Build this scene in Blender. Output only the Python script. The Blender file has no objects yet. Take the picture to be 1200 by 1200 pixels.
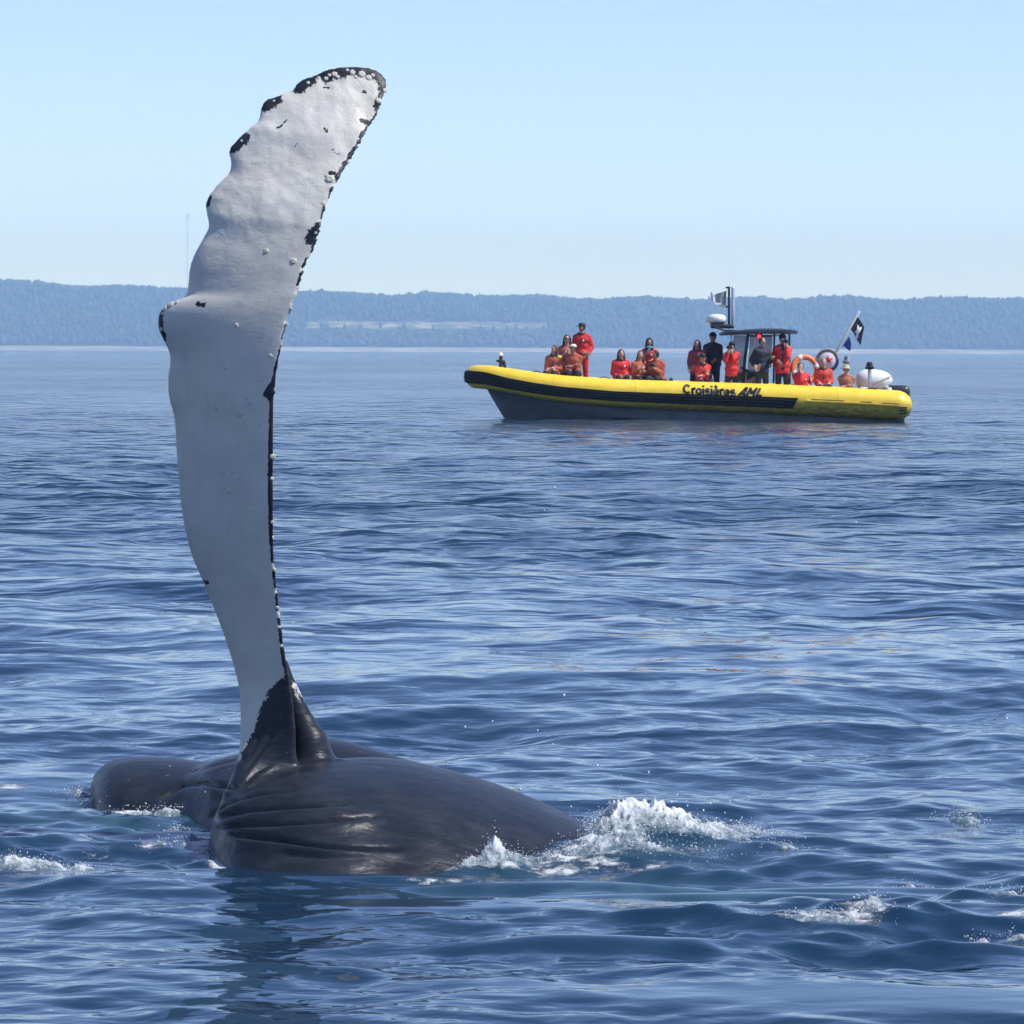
import bpy, bmesh, math, random
import numpy as np
from mathutils import Vector, Matrix

R = math.radians
rng = np.random.default_rng(7)
random.seed(7)
scene = bpy.context.scene
col = scene.collection

# ------------------------------------------------------------------ camera
CAM_H = 1.99          # metres above the water
FPX = 5000.0         # focal length in photograph pixels (1200 wide)
HX, HY = 600.0, 411.0   # where the optical axis meets the photograph: on the horizon
ROLL = 0.0040        # the photograph's horizon drops a little to the right
cam_data = bpy.data.cameras.new('camera')
cam_data.sensor_fit = 'HORIZONTAL'
cam_data.sensor_width = 36.0
cam_data.lens = 36.0 * FPX / 1200.0
cam_data.shift_y = -(600.0 - HY) / 1200.0
cam_data.clip_start = 0.5
cam_data.clip_end = 60000.0
cam = bpy.data.objects.new('camera', cam_data)
col.objects.link(cam)
cam.matrix_world = Matrix.Translation((0, 0, CAM_H)) @ Matrix.Rotation(R(90), 4, 'X') @ Matrix.Rotation(ROLL, 4, 'Z')
scene.camera = cam

def uv(x, y):
    u, v = x - HX, y - HY
    c, s = math.cos(ROLL), math.sin(ROLL)
    return u * c + v * s, -u * s + v * c

def P(x, y, Y):
    """photograph pixel at distance Y -> world point"""
    u, v = uv(x, y)
    return Vector((u / FPX * Y, Y, CAM_H - v / FPX * Y))

def G(x, y, z=0.0):
    """photograph pixel on the plane at height z -> world point"""
    u, v = uv(x, y)
    Y = FPX * (CAM_H - z) / v
    return Vector((u / FPX * Y, Y, z))

def project(X, Y, Z):
    """world -> photograph pixel (numpy)"""
    u = X / Y * FPX
    v = (CAM_H - Z) / Y * FPX
    c, s = math.cos(ROLL), math.sin(ROLL)
    return HX + u * c - v * s, HY + u * s + v * c

# ------------------------------------------------------------------ light
SUN_EL, SUN_AZ = 54.0, 102.0       # azimuth clockwise from +Y: the sun stands to the right
world = bpy.data.worlds.new('World')
scene.world = world
world.use_nodes = True
wn = world.node_tree
wn.nodes.clear()
sky = wn.nodes.new('ShaderNodeTexSky')
sky.sky_type = 'NISHITA'
sky.sun_disc = False
sky.sun_elevation = R(SUN_EL)
sky.sun_rotation = R(SUN_AZ)
sky.altitude = 0.0
sky.air_density = 0.65
sky.dust_density = 0.1
sky.ozone_density = 3.2
bg = wn.nodes.new('ShaderNodeBackground')
bg.inputs['Strength'].default_value = 0.15
wo = wn.nodes.new('ShaderNodeOutputWorld')
tint = wn.nodes.new('ShaderNodeMix')          # the camera's cool white balance of the sky
tint.data_type = 'RGBA'
tint.blend_type = 'MULTIPLY'
tint.inputs[0].default_value = 1.0
tint.inputs[7].default_value = (1.05, 0.955, 1.06, 1)
wn.links.new(sky.outputs[0], tint.inputs[6])
wn.links.new(tint.outputs[2], bg.inputs['Color'])
wn.links.new(bg.outputs[0], wo.inputs['Surface'])

sun_data = bpy.data.lights.new('sun', 'SUN')
sun_data.energy = 4.0
sun_data.angle = R(0.53)
sun_data.color = (1.0, 0.975, 0.94)
sun = bpy.data.objects.new('sun', sun_data)
col.objects.link(sun)
sdir = Vector((math.sin(R(SUN_AZ)) * math.cos(R(SUN_EL)), math.cos(R(SUN_AZ)) * math.cos(R(SUN_EL)), math.sin(R(SUN_EL))))
sun.rotation_euler = sdir.to_track_quat('Z', 'Y').to_euler()
sun.location = (30, -20, 60)

vs = scene.view_settings
vs.view_transform = 'Standard'
vs.look = 'None'
vs.exposure = 0.36
vs.gamma = 1.0
vs.use_curve_mapping = False
scene.render.engine = 'CYCLES'
cy = scene.cycles
cy.max_bounces = 6
cy.diffuse_bounces = 3
cy.glossy_bounces = 3
cy.transmission_bounces = 4
cy.volume_bounces = 3
cy.transparent_max_bounces = 8
cy.caustics_reflective = False
cy.caustics_refractive = False
cy.sample_clamp_indirect = 6.0
try:
    cy.use_denoising = True
    cy.denoiser = 'OPENIMAGEDENOISE'
except Exception:
    pass

# ------------------------------------------------------------------ helpers
def tag(o, label=None, cat=None, group=None, kind=None):
    if label: o['label'] = label
    if cat: o['category'] = cat
    if group: o['group'] = group
    if kind: o['kind'] = kind
    return o

def empty(name, loc=(0, 0, 0), rz=0.0):
    o = bpy.data.objects.new(name, None)
    o.empty_display_size = 0.2
    o.location = loc
    o.rotation_euler = (0, 0, rz)
    col.objects.link(o)
    return o

def link(name, me, mats, parent=None, smooth=False):
    o = bpy.data.objects.new(name, me)
    col.objects.link(o)
    if mats is not None:
        if not isinstance(mats, (list, tuple)): mats = [mats]
        if len(me.materials) == 0:
            for m in mats: me.materials.append(m)
    if parent is not None:
        o.parent = parent
    if smooth:
        me.polygons.foreach_set('use_smooth', [True] * len(me.polygons))
    return o

def mesh_np(name, V, F4=None, F3=None, midx=None):
    """fast mesh from numpy arrays of quads / triangles"""
    me = bpy.data.meshes.new(name)
    V = np.asarray(V, dtype=np.float32)
    loops, starts, tot = [], [], 0
    nf = 0
    if F4 is not None and len(F4):
        F4 = np.asarray(F4, dtype=np.int32)
        loops.append(F4.ravel()); starts.append(np.arange(len(F4)) * 4 + tot); tot += F4.size; nf += len(F4)
    if F3 is not None and len(F3):
        F3 = np.asarray(F3, dtype=np.int32)
        loops.append(F3.ravel()); starts.append(np.arange(len(F3)) * 3 + tot); tot += F3.size; nf += len(F3)
    me.vertices.add(len(V)); me.vertices.foreach_set('co', V.ravel())
    me.loops.add(tot); me.loops.foreach_set('vertex_index', np.concatenate(loops).astype(np.int32))
    me.polygons.add(nf); me.polygons.foreach_set('loop_start', np.concatenate(starts).astype(np.int32))
    if midx is not None:
        me.polygons.foreach_set('material_index', np.asarray(midx, dtype=np.int32))
    me.update(calc_edges=True)
    me.validate()
    return me

def attr(me, name, arr):
    a = me.attributes.new(name, 'FLOAT', 'POINT')
    a.data.foreach_set('value', np.asarray(arr, dtype=np.float32))

def grid_faces(nr, nc, close=False):
    i = np.arange(nr - 1)[:, None]
    j = np.arange(nc if close else nc - 1)[None, :]
    jn = (j + 1) % nc
    a = i * nc + j; b = i * nc + jn; c = (i + 1) * nc + jn; d = (i + 1) * nc + j
    return np.stack([a, b, c, d], -1).reshape(-1, 4)

class NT:
    """small material helper"""
    def __init__(self, name):
        self.m = bpy.data.materials.new(name)
        self.m.use_nodes = True
        self.t = self.m.node_tree
        self.b = self.t.nodes['Principled BSDF']
        self.out = self.t.nodes['Material Output']
    def n(self, typ, **kw):
        nd = self.t.nodes.new('ShaderNode' + typ)
        for k, v in kw.items(): setattr(nd, k, v)
        return nd
    def l(self, a, b): self.t.links.new(a, b)
    def val(self, sock, v):
        if isinstance(v, (int, float)): sock.default_value = v
        elif isinstance(v, tuple): sock.default_value = v
        else: self.l(v, sock)
    def math(self, op, a, b=0.0, c=None, clamp=False):
        nd = self.n('Math', operation=op, use_clamp=clamp)
        self.val(nd.inputs[0], a); self.val(nd.inputs[1], b)
        if c is not None: self.val(nd.inputs[2], c)
        return nd.outputs[0]
    def rng(self, v, a, b, c=0.0, d=1.0, smooth=True):
        nd = self.n('MapRange', interpolation_type='SMOOTHSTEP' if smooth else 'LINEAR')
        self.val(nd.inputs['Value'], v)
        for k, q in zip(('From Min', 'From Max', 'To Min', 'To Max'), (a, b, c, d)): self.val(nd.inputs[k], q)
        return nd.outputs['Result']
    def mix(self, f, a, b):
        nd = self.n('Mix', data_type='RGBA')
        self.val(nd.inputs[0], f)
        for s, v in ((nd.inputs[6], a), (nd.inputs[7], b)):
            if isinstance(v, tuple) and len(v) == 3: v = v + (1.0,)
            self.val(s, v)
        return nd.outputs[2]
    def noise(self, scale, detail=3.0, rough=0.55, vec=None, dist=0.0):
        nd = self.n('TexNoise')
        nd.inputs['Scale'].default_value = scale
        nd.inputs['Detail'].default_value = detail
        nd.inputs['Roughness'].default_value = rough
        nd.inputs['Distortion'].default_value = dist
        if vec is not None: self.l(vec, nd.inputs['Vector'])
        return nd.outputs['Fac']
    def coord(self, which='Object'):
        return self.n('TexCoord').outputs[which]
    def attr(self, name):
        nd = self.n('Attribute'); nd.attribute_name = name
        return nd.outputs['Fac']
    def scaled(self, vec, s):
        nd = self.n('Mapping'); nd.inputs['Scale'].default_value = s
        self.l(vec, nd.inputs['Vector'])
        return nd.outputs[0]
    def bump(self, h, dist, strength=1.0, normal=None):
        nd = self.n('Bump')
        nd.inputs['Strength'].default_value = strength
        self.val(nd.inputs['Distance'], dist)
        self.l(h, nd.inputs['Height'])
        if normal is not None: self.l(normal, nd.inputs['Normal'])
        return nd.outputs[0]
    def set(self, **kw):
        for k, v in kw.items():
            s = self.b.inputs[k.replace('_', ' ')]
            if isinstance(v, tuple) and len(v) == 3: v = v + (1.0,)
            self.val(s, v)
        return self

def plain(name, color, rough=0.6, var=0.15, scale=6.0, metal=0.0, spec=0.5, bump=0.0, bscale=40.0):
    k = NT(name)
    c = k.coord()
    f = k.noise(scale, 4.0, 0.6, c)
    a = tuple(x * (1 - var) for x in color); b = tuple(min(1, x * (1 + var)) for x in color)
    k.set(Base_Color=k.mix(k.rng(f, 0.3, 0.7), a, b), Roughness=rough, Metallic=metal)
    k.b.inputs['Specular IOR Level'].default_value = spec
    if bump:
        k.l(k.bump(k.noise(bscale, 3.0, 0.6, c), bump), k.b.inputs['Normal'])
    return k.m

def smoothstep(a, b, x):
    t = np.clip((x - a) / (b - a), 0, 1)
    return t * t * (3 - 2 * t)

def vnoise(x, y, scale, seed, octaves=3):
    """cheap smooth 2-D value noise in [0,1] with numpy"""
    out = np.zeros_like(x, dtype=np.float64); amp = 1.0; tot = 0.0
    for o in range(octaves):
        r = np.random.default_rng(seed + o * 17)
        T = r.random((256, 256))
        fx = x / scale * (2 ** o) + 37.3 * o; fy = y / scale * (2 ** o) + 11.7 * o
        ix = np.floor(fx).astype(int); iy = np.floor(fy).astype(int)
        tx = fx - ix; ty = fy - iy
        tx = tx * tx * (3 - 2 * tx); ty = ty * ty * (3 - 2 * ty)
        g = lambda a, b: T[a & 255, b & 255]
        v = (g(ix, iy) * (1 - tx) + g(ix + 1, iy) * tx) * (1 - ty) + (g(ix, iy + 1) * (1 - tx) + g(ix + 1, iy + 1) * tx) * ty
        out += amp * v; tot += amp; amp *= 0.5
    return out / tot

# ------------------------------------------------------------------ sea
def blob(X, Y, pts, rx, ry):
    """soft union of elliptical spots; pts are photograph pixels lying on the water"""
    m = np.zeros_like(X)
    for p in pts:
        x, y = p[0], p[1]
        w = p[2] if len(p) > 2 else 1.0
        sx = p[3] if len(p) > 3 else 1.0
        g = G(x, y)
        m = np.maximum(m, w * np.exp(-(((X - g.x) / (rx * sx)) ** 2 + ((Y - g.y) / (ry * sx)) ** 2)))
    return m

def build_sea():
    v = np.concatenate([np.arange(1.4, 24.0, 1.0), np.arange(24.0, 260.0, 0.58), np.arange(260.0, 838.0, 1.08)])[::-1]
    Yr = FPX * CAM_H / v
    Yr = np.concatenate([[-400.0, -60.0, -8.0, 4.0, 9.0, 11.2, 12.0], Yr])
    NC = 440
    td = np.linspace(-1, 1, NC)
    outer = np.array([0.015, 0.05, 0.12, 0.25, 0.5, 1.0])
    nr = len(Yr)
    Xs = []
    for Y in Yr:
        w = 0.12 * 1.22 * max(Y, 11.0) + 0.7
        d = td * w
        mid = w + (np.linspace(0, 1, 46)[1:] ** 1.6) * (1.6 * w + 8.0)
        o = np.concatenate([mid, mid[-1] + outer * (5000.0 - mid[-1])])
        Xs.append(np.concatenate([-o[::-1], d, o]))
    X = np.array(Xs)
    nc = X.shape[1]
    Y = np.repeat(Yr[:, None], nc, 1)
    dY = np.gradient(Yr)[:, None] * np.ones((1, nc))
    dX = np.gradient(X, axis=1)
    # patches: calm slicks, gust lanes, ruffled water round the animal
    gust = 0.5 * vnoise(X, Y, 7.0, 3) + 0.5 * vnoise(X, Y * 0.6, 28.0, 5)
    gust = 0.55 + 1.0 * smoothstep(0.3, 0.7, gust)
    slick = np.zeros_like(X)
    for (px, py, rx, ry) in ((980, 1163, 0.95, 0.30), (1130, 1176, 0.8, 0.22), (700, 1098, 0.42, 0.22), (860, 1045, 0.7, 0.10), (330, 1020, 0.8, 0.10), (640, 1030, .6, .12), (1000, 1040, 0.7, .1)):
        g = G(px, py)
        q = ((X - g.x) / rx) ** 2 + ((Y - g.y) / ry) ** 2
        slick = np.maximum(slick, np.exp(-q ** 1.6))
    slick = np.maximum(slick, 0.8 * smoothstep(0.56, 0.70, vnoise(X * 0.55, Y * 1.5, 1.1, 63, 3)) * (1 - smoothstep(17.5, 24.0, Y)))
    churn = blob(X, Y, [(760, 985), (800, 1000), (180, 970), (110, 960), (220, 985), (60, 985), (1090, 1075), (900, 1085), (1180, 1050)], 0.55, 0.8)
    calm = 1 - 0.75 * blob(X, Y, [(150, 960), (230, 975)], 0.45, 0.55)
    Z = np.zeros_like(X); DX = np.zeros_like(X); DY = np.zeros_like(X)
    r = np.random.default_rng(21)
    N = 230
    lam = np.geomspace(0.15, 22.0, N) * r.uniform(0.96, 1.04, N)
    for L in lam:
        k = 2 * math.pi / L
        spread = 0.62 if L > 1.5 else 0.95
        th = R(-108) + r.normal(0, spread)
        kx, ky = k * math.cos(th), k * math.sin(th)
        s = 0.0104
        if L > 2.4: s *= (2.4 / L) ** 0.85
        if 0.9 < L < 4: s *= 1.12
        if L < 0.40: s *= 0.82
        a = s / k
        adv = np.maximum(np.abs(kx) * np.abs(dX), np.abs(ky) * np.abs(dY))
        wgt = 1.0 - smoothstep(1.2, 2.4, adv)
        if L < 2.2:
            wgt = wgt * gust * (1 - 0.97 * slick) * (1 + (1.0 if L > 0.5 else 1.9) * churn)
        else:
            wgt = wgt * (1 - 0.65 * slick) * (0.78 + 0.22 * smoothstep(18.0, 40.0, Y))
        if L > 0.6: wgt = wgt * calm * (0.62 + 0.38 * smoothstep(15.5, 24.0, Y))
        ph = kx * X + ky * Y + r.uniform(0, 6.283)
        sn, cs = np.sin(ph), np.cos(ph)
        Z += a * wgt * cs
        DX -= 0.75 * a * wgt * sn * math.cos(th); DY -= 0.75 * a * wgt * sn * math.sin(th)
    # water heaped up where the animal pushes it
    def hump(px, py, rx, ry, h):
        g = G(px, py)
        return h * np.exp(-(((X - g.x) / rx) ** 2 + ((Y - g.y) / ry) ** 2))
    Z += hump(735, 990, 0.26, 0.35, 0.045) + hump(790, 985, 0.2, 0.3, 0.025) + hump(575, 1012, 0.16, 0.12, 0.03)
    Z += hump(60, 1005, 0.3, 0.25, 0.02)
    Z += hump(1150, 1105, 0.3, 0.12, 0.05) + hump(640, 1100, 0.5, 0.12, 0.025)
    Z = np.maximum(Z, -1.2)
    # foam: how likely the surface carries froth
    foam = blob(X, Y, [(745, 990, 1.0), (790, 985, 0.8), (712, 998, 0.95), (690, 1003, .9), (830, 985, .62), (655, 1006, .8), (575, 1009, .9), (620, 1008, .75), (540, 1010, .6)], 0.17, 0.17)
    foam = np.maximum(foam, blob(X, Y, [(128, 935, .9), (160, 948, 1.0), (195, 946, 1.0), (215, 943, .9), (150, 940, .8), (205, 966, .85), (232, 985, .85), (250, 992, .9), (262, 1003, .8), (175, 985, .6), (80, 940, .6), (140, 1000, .6), (110, 975, .55), (5, 1012, 1.0), (30, 1013, 1.0), (60, 1012, .8), (95, 1010, .65), (120, 990, .5), (30, 965, .45), (20, 920, .7)], 0.10, 0.14))
    foam = np.maximum(foam, blob(X, Y, [(1020, 1076, .72), (985, 1080, .75), (950, 1079, .7), (920, 1082, .55), (1065, 1035, .6), (1085, 1034, .55), (1140, 1097, .75), (1165, 1050, .6), (1190, 1045, .6), (850, 980, .66), (870, 975, .6), (700, 1012, .6), (655, 1014, .6), (860, 1075, .45), (820, 1070, .4), (760, 1015, .5), (1200, 1075, .7), (1110, 975, .5), (985, 955, .35), (915, 1003, .4), (940, 962, .4), (540, 1022, .5), (500, 1024, .45), (1130, 950, .5)], 0.17, 0.13))
    aer = blob(X, Y, [(760, 1035, 1), (860, 1042, .8), (700, 1040, .8), (960, 1045, .5), (560, 1035, .5), (140, 965, .8), (110, 955, .7), (760, 1000, .8), (600, 1020, .6)], 0.42, 0.35)
    global sea_height
    from mathutils.bvhtree import BVHTree
    rs = (Yr > 12.5) & (Yr < 26.0)
    sub = np.stack([X + DX, Y + DY, Z], -1)[rs][:, ::2]
    sea_bvh = BVHTree.FromPolygons([tuple(q) for q in sub.reshape(-1, 3)], [tuple(int(i) for i in f) for f in grid_faces(sub.shape[0], sub.shape[1])])
    def sea_height(xs, ys, step=0.02):
        """water level under points near the camera"""
        out = np.zeros(len(xs)); cache = {}
        for i, (a, b) in enumerate(zip(xs, ys)):
            key = (round(a / step), round(b / step))
            if key not in cache:
                h = sea_bvh.ray_cast(Vector((key[0] * step, key[1] * step, 3.0)), Vector((0, 0, -1)))[0]
                cache[key] = h.z if h is not None else 0.0
            out[i] = cache[key]
        return out
    lod = smoothstep(14.0, 75.0, Y) * 0.93 + 0.07
    lod = np.maximum(lod, smoothstep(0.04, 0.5, np.abs(dX)))
    me = mesh_np('sea', np.stack([X + DX, Y + DY, Z], -1).reshape(-1, 3), grid_faces(nr, nc))
    attr(me, 'foam', foam.ravel()); attr(me, 'aerated', aer.ravel())
    attr(me, 'ripple', (gust * (1 - 0.9 * slick)).ravel()); attr(me, 'lod', lod.ravel())
    k = NT('sea_water')
    c = k.coord()
    fm = k.attr('foam'); ae = k.attr('aerated'); rp = k.attr('ripple'); ld = k.attr('lod')
    lace = k.noise(16.0, 6.0, 0.68, c, 0.6)
    lace2 = k.noise(5.0, 4.0, 0.6, c, 0.4)
    lsum = k.math('ADD', k.math('MULTIPLY', lace, 0.62), k.math('MULTIPLY', lace2, 0.38))
    froth = k.rng(k.math('ADD', lsum, k.math('MULTIPLY', fm, 0.46)), 0.70, 0.86)
    froth = k.math('MULTIPLY', froth, k.rng(fm, 0.05, 0.25))
    deep = k.mix(k.rng(k.noise(0.25, 3.0, 0.6, c), 0.35, 0.65), (0.007, 0.028, 0.058), (0.010, 0.036, 0.070))
    base = k.mix(k.math('MULTIPLY', ae, k.rng(lace2, 0.35, 0.65, 0.12, 0.36)), deep, (0.10, 0.21, 0.23))
    base = k.mix(froth, base, (0.78, 0.80, 0.82))
    k.set(Base_Color=base, Roughness=k.math('MAXIMUM', k.math('MULTIPLY', froth, 0.6), k.rng(ld, 0.12, 0.75, 0.035, 0.14)), IOR=1.333)
    h1 = k.noise(6.0, 2.0, 0.5, k.scaled(c, (0.8, 1.25, 1)), 0.3)
    h2 = k.noise(0.75, 3.0, 0.6, k.scaled(c, (0.8, 1.2, 1)), 0.3)
    h3 = k.math('MULTIPLY', froth, k.noise(60.0, 4.0, 0.7, c))
    n1 = k.bump(h1, k.math('MULTIPLY', rp, 0.0075))
    n2 = k.bump(h2, k.math('MULTIPLY', ld, k.math('MULTIPLY', rp, 0.50)), 1.0, n1)
    n3 = k.bump(h3, 0.02, 1.0, n2)
    k.l(n3, k.b.inputs['Normal'])
    o = link('sea', me, k.m, smooth=True)
    tag(o, 'deep blue rippled sea water stretching to the far shore', 'water', kind='structure')
    return o
sea = build_sea()

# ------------------------------------------------------------------ far shore
SHORE = 5400.0
def shore_y(X):
    return SHORE + 30 * np.sin(X / 310.0) + 18 * np.sin(X / 97.0 + 1)
def ridge_top(X):
    """skyline height in metres along the shore (bare ground under the trees)"""
    xs = np.array([-2600, -1100, -720, -640, -520, -380, -200, -40, 60, 200, 330, 430, 560, 680, 1100, 2600], float)
    zs = np.array([92, 90, 89, 86, 83, 78, 74, 72.5, 71, 70, 68.5, 72, 70, 71, 68, 60], float)
    return np.interp(X, xs, zs) + 1.6 * np.sin(X / 23.0) + 1.2 * np.sin(X / 57.0 + 2)
def terrain(X, Y):
    d = Y - shore_y(X)
    beach = 5.0 * smoothstep(0, 26, d) + 1.2 * smoothstep(26, 60, d)
    rise = smoothstep(30, 640, d) ** 0.85
    n = vnoise(X, Y, 170.0, 40, 4) - 0.5
    z = beach + (ridge_top(X) - 6.2) * rise + n * 22 * smoothstep(60, 250, d) * (1 - smoothstep(480, 640, d))
    z = z - 40 * smoothstep(700, 1900, d)
    return np.where(d < 0, -3.0 + 3.0 * smoothstep(-40, 0, d), z)
def field_mask(X, Z):
    m = smoothstep(-300, -255, X) * (1 - smoothstep(20, 75, X)) * smoothstep(30.0, 32.5, Z) * (1 - smoothstep(38.0, 41.0, Z))
    return m
def build_shore():
    xs = np.linspace(-2400, 2400, 600)
    ys = np.concatenate([np.arange(5300, 5520, 6.0), np.arange(5520, 6150, 10.0), np.arange(6150, 7500, 60.0)])
    X, Y = np.meshgrid(xs, ys)
    Z = terrain(X, Y)
    d = Y - shore_y(X)
    me = mesh_np('far_shore', np.stack([X, Y, Z], -1).reshape(-1, 3), grid_faces(len(ys), len(xs)))
    attr(me, 'beach', (1 - smoothstep(34, 48, d)).ravel())
    attr(me, 'field', field_mask(X, Z).ravel())
    k = NT('shore_ground')
    c = k.coord()
    floor = k.mix(k.rng(k.noise(0.02, 4, 0.6, c), 0.35, 0.65), (0.030, 0.045, 0.020), (0.055, 0.075, 0.030))
    sand = k.mix(k.rng(k.noise(0.05, 4, 0.6, k.scaled(c, (0.4, 1, 4))), 0.35, 0.65), (0.24, 0.22, 0.20), (0.40, 0.375, 0.34))
    meadow = k.mix(k.rng(k.noise(0.03, 4, 0.65, k.scaled(c, (1, 1, 3))), 0.42, 0.6), (0.09, 0.12, 0.05), (0.42, 0.36, 0.26))
    cc = k.mix(k.attr('field'), floor, meadow)
    cc = k.mix(k.attr('beach'), cc, sand)
    k.set(Base_Color=cc, Roughness=0.9)
    k.b.inputs['Specular IOR Level'].default_value = 0.1
    o = link('hills', me, k.m, smooth=True)
    tag(o, 'long wooded hills with pale beach along the far shore', 'hills', kind='structure')
    # the wood: many small ragged conifers and round crowns
    r = np.random.default_rng(5)
    N = 21000
    TX = r.uniform(-1350, 1350, N); D = 40 + 640 * r.random(N) ** 0.9
    # a dense row along the crest draws the skyline
    M = 2200
    TX = np.concatenate([TX, r.uniform(-1250, 1250, M)]); D = np.concatenate([D, r.uniform(560, 690, M)])
    TY = shore_y(TX) + D
    TZ = terrain(TX, TY)
    keep = field_mask(TX, TZ) < 0.5
    below = (field_mask(TX, TZ + 9) > 0.5) | (field_mask(TX, TZ + 5) > 0.5)
    keep &= ~(below & (r.random(len(TX)) < 0.85))
    TX, TY, TZ = TX[keep], TY[keep], TZ[keep]
    n = len(TX)
    ht = r.uniform(6.0, 10.0, n) * (0.85 + 0.35 * vnoise(TX, TY, 60, 77))
    ht *= np.where(r.random(n) < 0.03, 1.3, 1.0)
    conifer = r.random(n) < 0.62
    wd = np.where(conifer, ht * r.uniform(0.20, 0.30, n), ht * r.uniform(0.34, 0.48, n))
    S = 5
    rings_c = np.array([[0.08, 0.85], [0.30, 1.0], [0.62, 0.52], [1.0, 0.03]])
    rings_b = np.array([[0.10, 0.55], [0.42, 1.0], [0.78, 0.80], [1.0, 0.18]])
    ang = np.arange(S) / S * 2 * math.pi
    V = np.zeros((n, 4, S, 3))
    rot = r.uniform(0, 6.28, n)
    for q in range(4):
        hh = np.where(conifer, rings_c[q, 0], rings_b[q, 0]) * ht
        rr = np.where(conifer, rings_c[q, 1], rings_b[q, 1]) * wd
        jit = r.uniform(0.7, 1.3, (n, S))
        V[:, q, :, 0] = TX[:, None] + np.cos(ang + rot[:, None]) * rr[:, None] * jit
        V[:, q, :, 1] = TY[:, None] + np.sin(ang + rot[:, None]) * rr[:, None] * jit
        V[:, q, :, 2] = TZ[:, None] + hh[:, None] + r.normal(0, 0.35, (n, S)) * (q < 3)
    base = grid_faces(4, S, True)
    F = (base[None] + (np.arange(n) * 4 * S)[:, None, None]).reshape(-1, 4)
    me = mesh_np('wood', V.reshape(-1, 3), F)
    tone = np.repeat(r.random(n) * 0.6 + 0.4 * conifer, 4 * S)
    attr(me, 'tone', tone)
    k = NT('far_foliage')
    k.set(Base_Color=k.mix(k.attr('tone'), (0.090, 0.125, 0.045), (0.028, 0.050, 0.024)), Roughness=0.85)
    k.b.inputs['Specular IOR Level'].default_value = 0.1
    o = link('forest', me, k.m)
    tag(o, 'dark mixed forest covering the hills of the far shore', 'forest', kind='stuff')
build_shore()

# haze: the air between here and the far shore
def build_haze():
    x, y0, y1, z0, z1 = 5200.0, -450.0, 7700.0, -4.2, 200.0
    V = [(-x, y0, z0), (x, y0, z0), (x, y1, z0), (-x, y1, z0), (-x, y0, z1), (x, y0, z1), (x, y1, z1), (-x, y1, z1)]
    F = [(0, 3, 2, 1), (4, 5, 6, 7), (0, 1, 5, 4), (1, 2, 6, 5), (2, 3, 7, 6), (3, 0, 4, 7)]
    me = mesh_np('haze', V, F)
    m = bpy.data.materials.new('haze_air'); m.use_nodes = True
    t = m.node_tree; t.nodes.clear()
    pv = t.nodes.new('ShaderNodeVolumePrincipled')
    pv.inputs['Color'].default_value = (0.40, 0.61, 1.0, 1)      # air scatters blue most
    pv.inputs['Absorption Color'].default_value = (0.42, 0.72, 1, 1)
    pv.inputs['Density'].default_value = 2.1e-4
    pv.inputs['Anisotropy'].default_value = 0.0
    out = t.nodes.new('ShaderNodeOutputMaterial')
    t.links.new(pv.outputs[0], out.inputs['Volume'])
    o = link('haze', me, m)
    tag(o, 'thin blue summer haze over the water', 'haze', kind='stuff')
build_haze()

# ------------------------------------------------------------------ whale
def spline(a, n):
    """Catmull-Rom resampling of a list of rows to n rows"""
    a = np.asarray(a, float)
    t = np.linspace(0, len(a) - 1, n)
    i = np.clip(np.floor(t).astype(int), 0, len(a) - 2); f = (t - i)[:, None]
    p0 = a[np.clip(i - 1, 0, len(a) - 1)]; p1 = a[i]; p2 = a[i + 1]; p3 = a[np.clip(i + 2, 0, len(a) - 1)]
    return 0.5 * ((2 * p1) + (-p0 + p2) * f + (2 * p0 - 5 * p1 + 4 * p2 - p3) * f ** 2 + (-p0 + 3 * p1 - 3 * p2 + p3) * f ** 3)

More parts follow.
